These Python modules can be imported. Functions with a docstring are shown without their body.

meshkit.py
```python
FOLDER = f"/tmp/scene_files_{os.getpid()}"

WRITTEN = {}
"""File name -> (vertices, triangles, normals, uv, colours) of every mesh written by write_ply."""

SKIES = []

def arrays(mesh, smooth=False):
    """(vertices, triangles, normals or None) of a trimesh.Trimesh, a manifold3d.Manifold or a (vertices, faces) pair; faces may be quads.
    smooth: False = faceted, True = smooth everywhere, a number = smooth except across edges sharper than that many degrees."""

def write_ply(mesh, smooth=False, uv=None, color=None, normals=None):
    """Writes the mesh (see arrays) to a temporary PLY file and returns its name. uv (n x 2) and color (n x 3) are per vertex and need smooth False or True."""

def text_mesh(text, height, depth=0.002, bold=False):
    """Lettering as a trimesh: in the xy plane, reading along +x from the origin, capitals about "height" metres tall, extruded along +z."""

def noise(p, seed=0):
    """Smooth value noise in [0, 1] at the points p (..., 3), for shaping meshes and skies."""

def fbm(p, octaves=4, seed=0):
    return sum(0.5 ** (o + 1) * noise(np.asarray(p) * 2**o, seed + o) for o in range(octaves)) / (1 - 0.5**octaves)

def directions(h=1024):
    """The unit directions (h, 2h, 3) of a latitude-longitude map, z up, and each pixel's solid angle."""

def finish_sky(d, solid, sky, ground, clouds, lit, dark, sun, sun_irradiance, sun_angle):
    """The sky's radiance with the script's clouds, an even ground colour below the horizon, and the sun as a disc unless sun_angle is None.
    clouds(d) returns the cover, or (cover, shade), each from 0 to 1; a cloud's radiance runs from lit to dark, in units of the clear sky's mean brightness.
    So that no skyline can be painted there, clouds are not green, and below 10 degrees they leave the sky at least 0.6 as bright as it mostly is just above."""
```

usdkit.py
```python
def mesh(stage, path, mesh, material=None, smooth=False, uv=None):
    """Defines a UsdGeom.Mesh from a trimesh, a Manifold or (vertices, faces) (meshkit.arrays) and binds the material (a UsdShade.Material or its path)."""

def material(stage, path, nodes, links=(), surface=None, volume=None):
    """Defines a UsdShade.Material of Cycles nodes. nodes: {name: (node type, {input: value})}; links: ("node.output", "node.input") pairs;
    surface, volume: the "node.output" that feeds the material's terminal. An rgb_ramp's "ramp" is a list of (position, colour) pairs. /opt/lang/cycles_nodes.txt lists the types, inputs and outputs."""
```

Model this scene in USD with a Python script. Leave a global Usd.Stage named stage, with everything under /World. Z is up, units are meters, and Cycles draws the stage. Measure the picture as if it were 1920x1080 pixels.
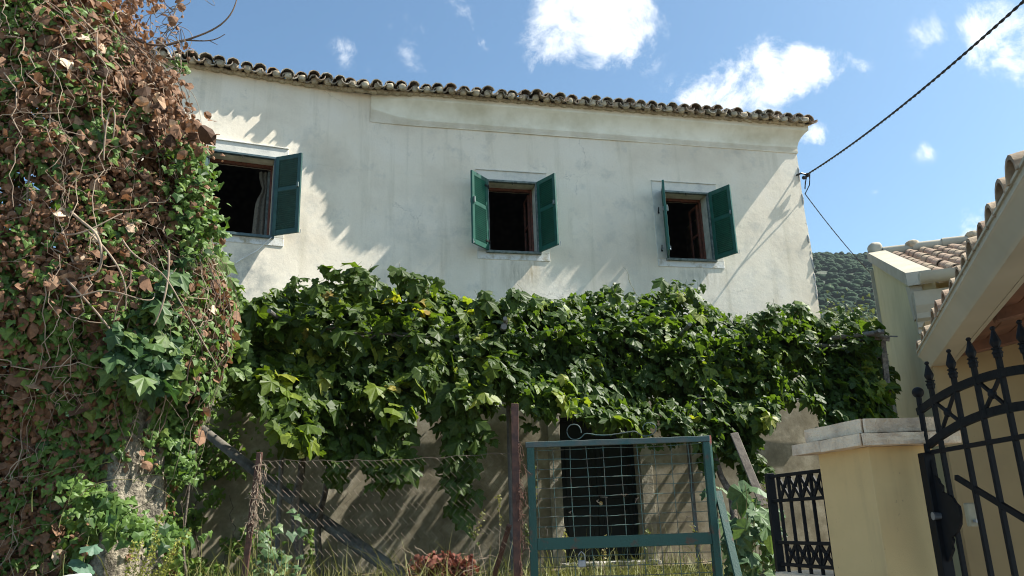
import math, random
import numpy as np
import trimesh, shapely, shapely.geometry as sg
import usdkit, meshkit
from pxr import Usd, UsdGeom, UsdLux, UsdShade, Gf, Sdf, Vt

stage = Usd.Stage.CreateInMemory()
UsdGeom.SetStageUpAxis(stage, "Z")
UsdGeom.SetStageMetersPerUnit(stage, 1.0)
UsdGeom.Xform.Define(stage, "/World")
UsdGeom.Scope.Define(stage, "/World/Looks")

# ------------------------------------------------------------------ camera
EYE = np.array([0.0, 0.0, 1.55])
FPX = 1493.0                                   # focal length in pixels of a 1920 wide picture
_p = math.radians(16.5); _sr = 0.032; _cr = math.sqrt(1 - _sr * _sr)
FW = np.array([0, math.cos(_p), math.sin(_p)])
_r0 = np.array([1.0, 0, 0]); _u0 = np.array([0, -math.sin(_p), math.cos(_p)])
RT = _cr * _r0 - _sr * _u0; UP = _cr * _u0 + _sr * _r0
cam = UsdGeom.Camera.Define(stage, "/World/camera")
M = Gf.Matrix4d(*RT, 0, *UP, 0, *(-FW), 0, *EYE, 1)
cam.AddTransformOp().Set(M)
cam.CreateHorizontalApertureAttr(36.0); cam.CreateVerticalApertureAttr(20.25)
cam.CreateFocalLengthAttr(FPX / 1920 * 36.0)
cam.CreateClippingRangeAttr(Gf.Vec2f(0.05, 20000))
cam.GetPrim().CreateAttribute("exposure", Sdf.ValueTypeNames.Float).Set(1.28)

# ------------------------------------------------------------------ sky and sun
SUN = np.array([0.840, 0.058, 1.0]); SUN /= np.linalg.norm(SUN)
SUN_EL = math.asin(SUN[2]); SUN_AZ = math.atan2(SUN[0], SUN[1])
SKY_STRENGTH = 0.078
SUN_INTENSITY = 1.25
HAZE = 0.00006
sun = UsdLux.DistantLight.Define(stage, "/World/sun")
sun.CreateIntensityAttr(SUN_INTENSITY); sun.CreateAngleAttr(0.53); sun.CreateNormalizeAttr(True)
sun.CreateColorAttr(Gf.Vec3f(1.0, 0.95, 0.86))
_z = SUN; _x = np.cross([0, 0, 1.0], _z); _x /= np.linalg.norm(_x); _y = np.cross(_z, _x)
sun.AddTransformOp().Set(Gf.Matrix4d(*_x, 0, *_y, 0, *_z, 0, 0, 0, 0, 1))

def ray(px, py):
    """direction of the photograph's pixel, for placing things at a known distance"""
    return FW + (px - 960) / FPX * RT - (py - 540) / FPX * UP
def at(px, py, Y):
    d = ray(px, py); return EYE + d * (Y / d[1])
def at_x(px, py, X):
    d = ray(px, py); return EYE + d * (X / d[0])
def unit(v):
    v = np.asarray(v, float); return v / (np.linalg.norm(v, axis=-1, keepdims=True) + 1e-12)

# clouds: (pixel direction, radius, weight) of the cumulus seen, plus scattered fair weather wisps all round
CLOUDS = [(1110, 10, .085, 1.2), (1150, 70, .05, 1.05), (1060, 80, .04, .95), (1040, 20, .04, .95), (1195, 60, .03, .8), (1110, -90, .09, 1.1),
          (1500, 140, .045, 1.15), (1440, 170, .055, 1.2), (1370, 190, .05, 1.15), (1300, 205, .04, .95), (1540, 115, .022, .7),
          (1880, 55, .045, .95), (1905, 105, .035, 1.0), (1830, 45, .022, .7), (1960, 70, .06, 1.1),
          (650, 92, .024, .30), (870, 18, .022, .32), (1605, 117, .02, .55), (1585, 128, .018, .45), (1735, 285, .012, .36), (1530, 248, .02, .66), (1860, 425, .03, .8),
          (1640, 360, .014, .3), (1745, 68, .022, .55)]
nodes = {"tc": ("texture_coordinate", {}), "sky": ("sky_texture", {"sky_type": "single_scattering", "sun_disc": False, "sun_elevation": SUN_EL, "sun_rotation": SUN_AZ, "air_density": 1.0, "aerosol_density": 1.8, "ozone_density": 1.0}),
         "warp": ("noise_texture", {"scale": 7.0, "detail": 3.0, "roughness": .6}),
         "n1": ("noise_texture", {"scale": 15.0, "detail": 9.0, "roughness": .66, "distortion": .3}),
         "n2": ("noise_texture", {"scale": 2.6, "detail": 5.0, "roughness": .6}),
         "n3": ("noise_texture", {"scale": 9.0, "detail": 8.0, "roughness": .62}),
         "cloudshade": ("rgb_ramp", {"ramp": [(.25, (4.6, 5.2, 6.0)), (.5, (6.6, 6.9, 7.2)), (.75, (8.2, 8.2, 8.1))]}),
         "bg": ("background_shader", {"strength": SKY_STRENGTH})}
links = [("tc.generated", "n1.vector"), ("tc.generated", "n2.vector"), ("tc.generated", "n3.vector")]
prev = None
for i, (cx, cy, rad, wgt) in enumerate(CLOUDS):
    d = unit(ray(cx, cy))
    nodes[f"d{i}"] = ("vector_math", {"math_type": "distance", "vector2": tuple(d)})
    nodes[f"r{i}"] = ("map_range", {"range_type": "smoothstep", "from_min": 0.0, "from_max": rad * 1.5, "to_min": wgt, "to_max": 0.0, "clamp": True})
    links += [("tc.generated", f"d{i}.vector1"), (f"d{i}.value", f"r{i}.value")]
    if prev is None:
        prev = f"r{i}.result"
    else:
        nodes[f"m{i}"] = ("math", {"math_type": "maximum"})
        links += [(prev, f"m{i}.value1"), (f"r{i}.result", f"m{i}.value2")]
        prev = f"m{i}.value"
nodes["w2"] = ("map_range", {"from_min": .57, "from_max": .8, "to_min": 0.0, "to_max": .75, "clamp": True})
nodes["mx"] = ("math", {"math_type": "maximum"})
nodes["nn"] = ("math", {"math_type": "multiply_add", "value2": 3.4, "value3": -1.75})
nodes["sum"] = ("math", {"math_type": "add"})
nodes["cov"] = ("map_range", {"range_type": "smoothstep", "from_min": .25, "from_max": 1.15, "to_min": 0.0, "to_max": .97, "clamp": True})
nodes["mixsky"] = ("mix", {"mix_type": "mix"})
links += [("n2.fac", "w2.value"), (prev, "mx.value1"), ("w2.result", "mx.value2"), ("n1.fac", "nn.value1"), ("nn.value", "sum.value1"), ("mx.value", "sum.value2")]
nodes["tint"] = ("vector_math", {"math_type": "multiply", "vector2": (.765, .985, 1.03)})
nodes["gate"] = ("map_range", {"from_min": 0.0, "from_max": .25, "to_min": 0.0, "to_max": 1.0, "clamp": True})
nodes["cm"] = ("math", {"math_type": "multiply"})
links += [("sum.value", "cov.value"), ("mx.value", "gate.value"), ("cov.result", "cm.value1"), ("gate.result", "cm.value2"),
          ("n3.fac", "cloudshade.fac"), ("sky.color", "tint.vector1"), ("tint.vector", "mixsky.color1"), ("cloudshade.color", "mixsky.color2"), ("cm.value", "mixsky.fac"), ("mixsky.color", "bg.color")]
sky_mat = usdkit.material(stage, "/World/Looks/sky", nodes, links, surface="bg.background")
dome = UsdLux.DomeLight.Define(stage, "/World/sky")
UsdShade.MaterialBindingAPI.Apply(dome.GetPrim()).Bind(sky_mat)
dome.GetPrim().SetCustomDataByKey("kind", "structure")

# ------------------------------------------------------------------ helpers
rng = np.random.default_rng(7)
USED = {}
def numbered(parent, name):
    k = (parent, name); n = USED.get(k, 0); USED[k] = n + 1
    return f"{parent}/{name}" if n == 0 else f"{parent}/{name}_{n:03d}"
BASE = {}
def setdata(prim, label=None, cat=None, group=None, kind=None):
    for k, v in (("label", label), ("category", cat), ("group", group), ("kind", kind)):
        if v: prim.SetCustomDataByKey(k, v)
def thing(name, label, cat, base=(0, 0, 0), group=None, kind=None):
    path = numbered("/World", name)
    x = UsdGeom.Xform.Define(stage, path); x.AddTranslateOp().Set(Gf.Vec3d(*map(float, base)))
    setdata(x.GetPrim(), label, cat, group, kind); BASE[path] = np.asarray(base, float)
    return path
def shift(mesh, b):
    if isinstance(mesh, MB): mesh = mesh.mesh()
    if hasattr(mesh, "vertices"): return trimesh.Trimesh(np.asarray(mesh.vertices) - b, mesh.faces, process=False)
    return (np.asarray(mesh[0]) - b, mesh[1])
def part(parent, name, mesh, mat, smooth=False, label=None, kind=None):
    path = numbered(parent, name); b = BASE[parent]; BASE[path] = b
    m = usdkit.mesh(stage, path, shift(mesh, b), mat, smooth)
    setdata(m.GetPrim(), label, None, None, kind)
    return path
def solo(name, mesh, mat, label=None, cat=None, group=None, kind=None, smooth=False):
    path = numbered("/World", name); BASE[path] = np.zeros(3)
    m = usdkit.mesh(stage, path, shift(mesh, np.zeros(3)), mat, smooth)
    setdata(m.GetPrim(), label, cat, group, kind)
    return path

class MB:
    """collects shapes into one mesh"""
    def __init__(s): s.v = []; s.f = []; s.n = 0
    def add(s, v, f):
        v = np.asarray(v, float).reshape(-1, 3); f = np.asarray(f, int)
        if f.shape[1] == 4: f = np.vstack([f[:, [0, 1, 2]], f[:, [0, 2, 3]]])
        s.v.append(v); s.f.append(f + s.n); s.n += len(v); return s
    def tm(s, m): return s.add(m.vertices, m.faces)
    def mesh(s): return trimesh.Trimesh(np.vstack(s.v), np.vstack(s.f), process=False)
    def box(s, c, ax, ay, az, bevel=0.0):
        """centre, three half axes; chamfered when bevel is given"""
        c, ax, ay, az = (np.asarray(q, float) for q in (c, ax, ay, az))
        if bevel <= 0:
            v = np.array([c + i * ax + j * ay + k * az for i in (-1, 1) for j in (-1, 1) for k in (-1, 1)])
            f = [[0, 1, 3, 2], [4, 6, 7, 5], [0, 4, 5, 1], [2, 3, 7, 6], [0, 2, 6, 4], [1, 5, 7, 3]]
            if np.dot(np.cross(ax, ay), az) < 0: f = [q[::-1] for q in f]
            return s.add(v, f)
        L = [np.linalg.norm(q) for q in (ax, ay, az)]; u = [q / l for q, l in zip((ax, ay, az), L)]
        pts = []
        for i in (-1, 1):
            for j in (-1, 1):
                for k in (-1, 1):
                    for e in range(3):
                        w = [L[q] - (0 if q == e else bevel) for q in range(3)]
                        pts.append(c + i * w[0] * u[0] + j * w[1] * u[1] + k * w[2] * u[2])
        h = trimesh.convex.convex_hull(np.array(pts)); return s.add(h.vertices, h.faces)
    def bar(s, a, b, w, h, up=(0, 0, 1), bevel=0.0):
        a, b = np.asarray(a, float), np.asarray(b, float); d = b - a; L = np.linalg.norm(d); d = d / L
        x = np.cross(d, up); x = x / np.linalg.norm(x); y = np.cross(x, d)
        return s.box((a + b) / 2, d * L / 2, x * w / 2, y * h / 2, bevel)
    def tube(s, pts, r, sides=8, cap=True):
        p = np.asarray(pts, float); n = len(p); r = np.broadcast_to(np.asarray(r, float), (n,))
        t = np.gradient(p, axis=0); t = unit(t)
        ref = np.array([0, 0, 1.0]) if abs(unit(p[-1] - p[0])[2]) < .9 else np.array([1.0, 0, 0])
        a = unit(np.cross(t, ref)); b = np.cross(t, a); ang = np.arange(sides) * 2 * np.pi / sides
        v = p[:, None] + r[:, None, None] * (np.cos(ang)[None, :, None] * a[:, None] + np.sin(ang)[None, :, None] * b[:, None])
        i, j = np.meshgrid(np.arange(n - 1), np.arange(sides), indexing="ij"); j2 = (j + 1) % sides
        q = np.stack([i * sides + j, i * sides + j2, (i + 1) * sides + j2, (i + 1) * sides + j], -1).reshape(-1, 4)
        v = v.reshape(-1, 3); f = np.vstack([q[:, [0, 1, 2]], q[:, [0, 2, 3]]])
        if cap:
            v = np.vstack([v, p[0], p[-1]]); k = np.arange(sides)
            f = np.vstack([f, np.stack([np.full(sides, n * sides), (k + 1) % sides, k], 1), np.stack([np.full(sides, n * sides + 1), (n - 1) * sides + k, (n - 1) * sides + (k + 1) % sides], 1)])
        return s.add(v, f)
    def ball(s, c, r, sub=2, scale=(1, 1, 1)):
        m = trimesh.creation.icosphere(sub, 1.0); return s.add(m.vertices * np.asarray(scale) * r + np.asarray(c), m.faces)
    def lathe(s, a, b, prof, sides=8):
        """radii along the way from a to b: prof = (t, r) pairs"""
        a, b = np.asarray(a, float), np.asarray(b, float)
        return s.tube([a + (b - a) * t for t, _ in prof], [r for _, r in prof], sides)

def wob(n, amp, seed, scale=1.0):
    """a smooth random walk (n, 3)"""
    r = np.random.default_rng(seed); k = max(2, int(n / 3)); t = np.linspace(0, k - 1, n)
    c = r.normal(0, amp, (k, 3)); return np.stack([np.interp(t, np.arange(k), c[:, i]) for i in range(3)], 1)

def rock(c, size, seed, sub=2, amp=.28):
    m = trimesh.creation.icosphere(sub, 1.0); v = np.array(m.vertices)
    v = np.sign(v) * np.abs(v) ** .7
    k = meshkit.fbm(v * 1.3 + seed * 7.1 + 50, 3, seed) - .5
    v = v * (1 + amp * 2 * k)[:, None] * np.asarray(size) + np.asarray(c)
    return trimesh.Trimesh(v, m.faces, process=False)

# ------------------------------------------------------------------ materials
def L(name): return "/World/Looks/" + name
def mat_plain(name, color, rough=.6, var=.25, scale=8.0, bump=.15, bscale=60.0, metallic=0.0, spec=.4, color2=None, detail=6.0, lo=.35, hi=.65, bdist=.01):
    c = np.array(color); c2 = np.array(color2) if color2 is not None else c * (1 - var)
    n = {"g": ("geometry", {}), "n": ("noise_texture", {"scale": scale, "detail": detail, "roughness": .62}),
         "r": ("rgb_ramp", {"ramp": [(lo, tuple(c2)), (hi, tuple(c))]}),
         "bn": ("noise_texture", {"scale": bscale, "detail": 4.0, "roughness": .6}), "b": ("bump", {"strength": bump, "distance": bdist}),
         "p": ("principled_bsdf", {"roughness": rough, "metallic": metallic, "specular_ior_level": spec})}
    return usdkit.material(stage, L(name), n, [("g.position", "n.vector"), ("g.position", "bn.vector"), ("n.fac", "r.fac"), ("r.color", "p.base_color"), ("bn.fac", "b.height"), ("b.normal", "p.normal")], surface="p.BSDF")

def mat_stucco(name, color, dirt, bump=.35, bscale=230.0):
    c = np.array(color)
    n = {"g": ("geometry", {}), "n": ("noise_texture", {"scale": 2.2, "detail": 7.0, "roughness": .65}), "r": ("rgb_ramp", {"ramp": [(.3, tuple(c * .88)), (.5, tuple(c)), (.7, tuple(c * 1.06))]}),
         "st": ("mapping", {"scale": (13.0, 13.0, 1.1)}), "sn": ("noise_texture", {"scale": 1.0, "detail": 6.0, "roughness": .65}), "sr": ("map_range", {"from_min": .52, "from_max": .78, "to_min": 0.0, "to_max": .38, "clamp": True}),
         "pn": ("noise_texture", {"scale": 38.0, "detail": 3.0, "roughness": .6}), "pr": ("map_range", {"from_min": .68, "from_max": .76, "to_min": 0.0, "to_max": .5, "clamp": True}),
         "m": ("mix", {"mix_type": "mix", "color2": dirt}), "m2": ("mix", {"mix_type": "mix", "color2": tuple(np.array(dirt) * .7)}),
         "bn": ("noise_texture", {"scale": bscale, "detail": 4.0, "roughness": .6}), "b": ("bump", {"strength": bump, "distance": .004}), "p": ("principled_bsdf", {"roughness": .9, "specular_ior_level": .2})}
    return usdkit.material(stage, L(name), n, [("g.position", "n.vector"), ("g.position", "st.vector"), ("st.vector", "sn.vector"), ("g.position", "pn.vector"), ("g.position", "bn.vector"), ("n.fac", "r.fac"), ("sn.fac", "sr.value"), ("pn.fac", "pr.value"),
                           ("r.color", "m.color1"), ("sr.result", "m.fac"), ("m.color", "m2.color1"), ("pr.result", "m2.fac"), ("m2.color", "p.base_color"), ("bn.fac", "b.height"), ("b.normal", "p.normal")], surface="p.BSDF")

def mat_leaf(name, ramp, trans=.33, rough=.42, spec=.45, tboost=(1.25, 1.3, .6), vein=0.0):
    n = {"g": ("geometry", {}), "oi": ("object_info", {}), "a": ("math", {"math_type": "add"}), "fr": ("math", {"math_type": "fraction"}),
         "r": ("rgb_ramp", {"ramp": ramp}), "sn": ("noise_texture", {"scale": 45.0, "detail": 3.0}), "sr": ("map_range", {"from_min": .3, "from_max": .7, "to_min": .75, "to_max": 1.2}),
         "mul": ("vector_math", {"math_type": "scale"}), "tb": ("vector_math", {"math_type": "multiply", "vector2": tboost}),
         "p": ("principled_bsdf", {"roughness": rough, "specular_ior_level": spec}), "t": ("translucent_bsdf", {}), "m": ("mix_closure", {"fac": trans})}
    l = [("g.random_per_island", "a.value1"), ("oi.random", "a.value2"), ("a.value", "fr.value1"), ("fr.value", "r.fac"), ("g.position", "sn.vector"), ("sn.fac", "sr.value"),
         ("r.color", "mul.vector1"), ("sr.result", "mul.scale"), ("mul.vector", "p.base_color"), ("mul.vector", "tb.vector1"), ("tb.vector", "t.color"), ("p.BSDF", "m.closure1"), ("t.BSDF", "m.closure2")]
    return usdkit.material(stage, L(name), n, l, surface="m.closure")

def mat_plaster():
    """old lime wash: broad tone changes, grey mould patches, rusty runs, fine grain; the lower storey has lost most of its wash"""
    n = {"g": ("geometry", {}), "n1": ("noise_texture", {"scale": .8, "detail": 6.0, "roughness": .6}), "r1": ("rgb_ramp", {"ramp": [(.3, (.70, .62, .495)), (.5, (.82, .745, .61)), (.7, (.86, .80, .685))]}),
         "n2": ("noise_texture", {"scale": 2.1, "detail": 9.0, "roughness": .7}), "r2": ("map_range", {"from_min": .54, "from_max": .72, "to_min": 0.0, "to_max": .48, "clamp": True}),
         "st": ("mapping", {"scale": (5.0, 5.0, .35)}), "n3": ("noise_texture", {"scale": 1.0, "detail": 6.0, "roughness": .6}), "r3": ("map_range", {"from_min": .54, "from_max": .74, "to_min": 0.0, "to_max": .45, "clamp": True}),
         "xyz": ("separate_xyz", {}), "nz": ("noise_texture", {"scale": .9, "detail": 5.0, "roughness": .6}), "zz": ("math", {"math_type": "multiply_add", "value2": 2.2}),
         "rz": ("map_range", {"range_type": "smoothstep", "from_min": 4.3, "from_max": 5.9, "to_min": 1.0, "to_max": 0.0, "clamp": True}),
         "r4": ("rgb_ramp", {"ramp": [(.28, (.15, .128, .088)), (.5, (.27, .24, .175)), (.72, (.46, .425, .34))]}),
         "n4": ("noise_texture", {"scale": 3.0, "detail": 9.0, "roughness": .72}),
         "fine": ("noise_texture", {"scale": 55.0, "detail": 5.0, "roughness": .75}), "rf": ("map_range", {"from_min": .3, "from_max": .7, "to_min": .93, "to_max": 1.05}),
         "ck": ("voronoi_texture", {"feature": "distance_to_edge", "scale": .75, "detail": 1.0}), "ckw": ("noise_texture", {"scale": 3.5, "detail": 6.0, "roughness": .7}), "ckm": ("vector_math", {"math_type": "multiply_add", "vector2": (.5, .5, .5)}),
         "ckr": ("map_range", {"from_min": 0.0, "from_max": .007, "to_min": .55, "to_max": 0.0, "clamp": True}), "ckn": ("map_range", {"from_min": .52, "from_max": .62, "to_min": 0.0, "to_max": 1.0, "clamp": True}), "ckf": ("math", {"math_type": "multiply"}), "m4": ("mix", {"mix_type": "mix", "color2": (.27, .25, .21)}),
         "m1": ("mix", {"mix_type": "mix", "color2": (.40, .41, .38)}), "m2": ("mix", {"mix_type": "mix", "color2": (.50, .45, .33)}), "m3": ("mix", {"mix_type": "mix"}),
         "sc": ("vector_math", {"math_type": "scale"}),
         "bn": ("noise_texture", {"scale": 9.0, "detail": 9.0, "roughness": .7}), "b": ("bump", {"strength": .35, "distance": .012}),
         "p": ("principled_bsdf", {"roughness": .92, "specular_ior_level": .15})}
    l = [("g.position", q + ".vector") for q in ("n1", "n2", "st", "nz", "n4", "fine", "bn", "xyz")]
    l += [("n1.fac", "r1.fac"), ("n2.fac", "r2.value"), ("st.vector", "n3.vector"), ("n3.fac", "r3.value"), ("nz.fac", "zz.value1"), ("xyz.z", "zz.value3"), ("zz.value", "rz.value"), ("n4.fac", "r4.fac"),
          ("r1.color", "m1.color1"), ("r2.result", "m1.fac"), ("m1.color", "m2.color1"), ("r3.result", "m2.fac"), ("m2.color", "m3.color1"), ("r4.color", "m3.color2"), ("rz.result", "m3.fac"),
          ("g.position", "ckw.vector"), ("ckw.color", "ckm.vector1"), ("g.position", "ckm.vector3"), ("ckm.vector", "ck.vector"), ("ck.distance", "ckr.value"), ("n1.fac", "ckn.value"), ("ckr.result", "ckf.value1"), ("ckn.result", "ckf.value2"), ("m3.color", "m4.color1"), ("ckf.value", "m4.fac"),
          ("fine.fac", "rf.value"), ("%LAST%", "sc.vector1"), ("rf.result", "sc.scale"), ("sc.vector", "p.base_color"), ("bn.fac", "b.height"), ("b.normal", "p.normal")]
    # stains of their own shape: mould below the leftmost window, rusty runs below the middle and right sills, damp at the eaves' joint
    last = "m4.color"
    for i, (cx, cz, rx, rz, col, amt, sx) in enumerate([(-4.15, 5.35, .75, .75, (.30, .31, .29), .85, 4.0), (.12, 5.62, .42, .42, (.42, .37, .27), .75, 14.0), (.36, 5.72, .16, .36, (.36, .27, .14), .7, 16.0), (3.5, 5.70, .55, .30, (.40, .36, .26), .6, 12.0), (-3.5, 6.9, .5, 1.3, (.50, .51, .49), .5, 2.2), (-1.6, 6.3, .9, 1.6, (.60, .58, .50), .5, 2.0), (1.9, 6.6, .8, 1.3, (.62, .60, .52), .45, 2.0), (-2.2, 8.45, .5, .35, (.50, .46, .36), .6, 6.0)]):
        n[f"s{i}o"] = ("vector_math", {"math_type": "subtract", "vector2": (cx, 13.0, cz)}); n[f"s{i}k"] = ("vector_math", {"math_type": "multiply", "vector2": (1 / rx, 0.0, 1 / rz)}); n[f"s{i}l"] = ("vector_math", {"math_type": "length"})
        n[f"s{i}r"] = ("map_range", {"from_min": .15, "from_max": 1.0, "to_min": 1.0, "to_max": 0.0, "clamp": True}); n[f"s{i}m"] = ("mapping", {"scale": (sx, sx, sx * .18 if sx > 5 else sx)}); n[f"s{i}n"] = ("noise_texture", {"scale": 1.0, "detail": 9.0, "roughness": .72})
        n[f"s{i}t"] = ("map_range", {"from_min": .40, "from_max": .62, "to_min": 0.0, "to_max": amt, "clamp": True}); n[f"s{i}f"] = ("math", {"math_type": "multiply"}); n[f"s{i}x"] = ("mix", {"mix_type": "mix", "color2": col})
        l += [("g.position", f"s{i}o.vector1"), (f"s{i}o.vector", f"s{i}k.vector1"), (f"s{i}k.vector", f"s{i}l.vector1"), (f"s{i}l.value", f"s{i}r.value"), ("g.position", f"s{i}m.vector"), (f"s{i}m.vector", f"s{i}n.vector"), (f"s{i}n.fac", f"s{i}t.value"), (f"s{i}r.result", f"s{i}f.value1"), (f"s{i}t.result", f"s{i}f.value2"), (last, f"s{i}x.color1"), (f"s{i}f.value", f"s{i}x.fac")]
        last = f"s{i}x.color"
    l = [(last if a_ == "%LAST%" else a_, b_) for a_, b_ in l]
    return usdkit.material(stage, L("old_plaster"), n, l, surface="p.BSDF")

PLASTER = mat_plaster()
CORNICE = mat_plain("cornice_plaster", (.76, .70, .575), .9, color2=(.54, .475, .345), scale=1.6, bscale=30, bump=.25, lo=.28, hi=.6)
STONE_TRIM = mat_plain("window_stone", (.70, .67, .59), .85, color2=(.5, .5, .46), scale=4, bscale=40, bump=.25, lo=.3, hi=.55)
SILL_TRIM = mat_plain("sill_stone", (.70, .70, .67), .88, color2=(.36, .31, .2), scale=7, bscale=40, bump=.3, lo=.3, hi=.5)
TILE = [mat_plain("roof_tile_grey", (.44, .38, .30), .9, color2=(.15, .125, .095), scale=14, bscale=70, bump=.5, lo=.36, hi=.66),
        mat_plain("roof_tile_brown", (.42, .32, .225), .9, color2=(.16, .12, .085), scale=12, bscale=70, bump=.5, lo=.36, hi=.66),
        mat_plain("roof_tile_lichen", (.50, .45, .36), .9, color2=(.17, .15, .115), scale=18, bscale=70, bump=.5, lo=.38, hi=.64)]
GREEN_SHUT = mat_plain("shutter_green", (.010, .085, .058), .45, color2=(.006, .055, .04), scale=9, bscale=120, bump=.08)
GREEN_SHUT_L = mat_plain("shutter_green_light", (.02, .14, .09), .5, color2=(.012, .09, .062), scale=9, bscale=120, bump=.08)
TEAL_SHUT = mat_plain("shutter_teal", (.022, .072, .062), .5, color2=(.014, .048, .042), scale=9, bscale=120, bump=.08)
GREY_FRAME = mat_plain("weathered_frame", (.20, .235, .225), .7, color2=(.07, .10, .09), scale=16, bscale=90, bump=.2)
TEAL_FRAME = mat_plain("teal_frame", (.075, .125, .14), .6, color2=(.045, .08, .09), scale=16, bscale=90, bump=.2)
BROWN_WOOD = mat_plain("red_brown_wood", (.17, .055, .030), .5, color2=(.07, .025, .016), scale=20, bscale=90, bump=.15)
CREAM_REVEAL = mat_plain("cream_reveal", (.66, .63, .53), .85, color2=(.45, .42, .33), scale=5, bscale=40, bump=.2)
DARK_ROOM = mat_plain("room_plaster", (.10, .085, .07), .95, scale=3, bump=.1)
DOOR_GREEN = mat_plain("door_dark_green", (.006, .013, .014), .6, color2=(.004, .009, .010), scale=8, bscale=60, bump=.15)
BLACK_IRON = mat_plain("black_iron", (.007, .007, .008), .6, color2=(.004, .004, .0045), scale=25, bscale=160, bump=.12, spec=.18)
RUST = mat_plain("rusty_iron", (.115, .05, .032), .85, color2=(.05, .025, .02), scale=22, bscale=120, bump=.4)
WIRE_MAT = mat_plain("rusty_wire", (.17, .135, .105), .6, color2=(.09, .065, .05), scale=30, bscale=120, bump=.1, metallic=.3)
GATE_TEAL = mat_plain("gate_teal_paint", (.015, .060, .047), .6, color2=(.075, .042, .026), scale=9, bscale=90, bump=.35, lo=.33, hi=.43)
GATE_WIRE = mat_plain("gate_wire", (.06, .115, .10), .6, color2=(.075, .065, .05), scale=14, bscale=90, bump=.1, lo=.4, hi=.55)
GATE_RAIL = mat_plain("gate_rail_worn", (.075, .08, .07), .65, color2=(.025, .075, .072), scale=9, bscale=90, bump=.25)
GATE_RED = mat_plain("gate_post_paint", (.017, .066, .057), .55, color2=(.15, .038, .032), scale=3.2, bscale=90, bump=.25, lo=.40, hi=.46)
STEEL = mat_plain("galvanised_pipe", (.17, .165, .155), .6, color2=(.09, .08, .07), scale=12, bscale=80, bump=.1, metallic=.2)
PALE_POLE = mat_plain("pale_pole", (.17, .155, .125), .85, color2=(.06, .052, .042), scale=6, bscale=50, bump=.3)
WOOD_GREY = mat_plain("grey_wood", (.20, .17, .135), .85, color2=(.10, .08, .065), scale=14, bscale=60, bump=.4)
BARK = mat_plain("tree_bark", (.31, .27, .20), .95, color2=(.07, .06, .045), scale=16, bscale=42, bump=1.0, lo=.38, hi=.62, bdist=.03)
VINE_BARK = mat_plain("vine_bark", (.19, .155, .12), .95, color2=(.06, .05, .04), scale=20, bscale=60, bump=.8, bdist=.02)
TWIG = mat_plain("dry_twig", (.36, .28, .20), .85, color2=(.15, .105, .075), scale=5, bscale=80, bump=.2)
TWIG_DARK = mat_plain("dark_twig", (.15, .10, .07), .85, color2=(.07, .045, .035), scale=5, bscale=80, bump=.2)
GREEN_STEM = mat_plain("green_stem", (.16, .19, .06), .6, color2=(.20, .14, .07), scale=6, bscale=80, bump=.1)
TAN = mat_stucco("tan_stucco", (.57, .405, .195), (.36, .26, .14))
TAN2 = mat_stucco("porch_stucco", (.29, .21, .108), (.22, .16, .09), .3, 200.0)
PALE_YELLOW = mat_stucco("pale_yellow_stucco", (.49, .44, .265), (.36, .33, .2), .25, 140.0)
CREAM_TRIM = mat_plain("cream_trim", (.39, .355, .275), .75, color2=(.32, .29, .22), scale=3, bscale=80, bump=.1)
GUTTER = mat_plain("beige_gutter", (.36, .33, .25), .45, color2=(.31, .285, .215), scale=3, bscale=80, bump=.05)
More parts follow.
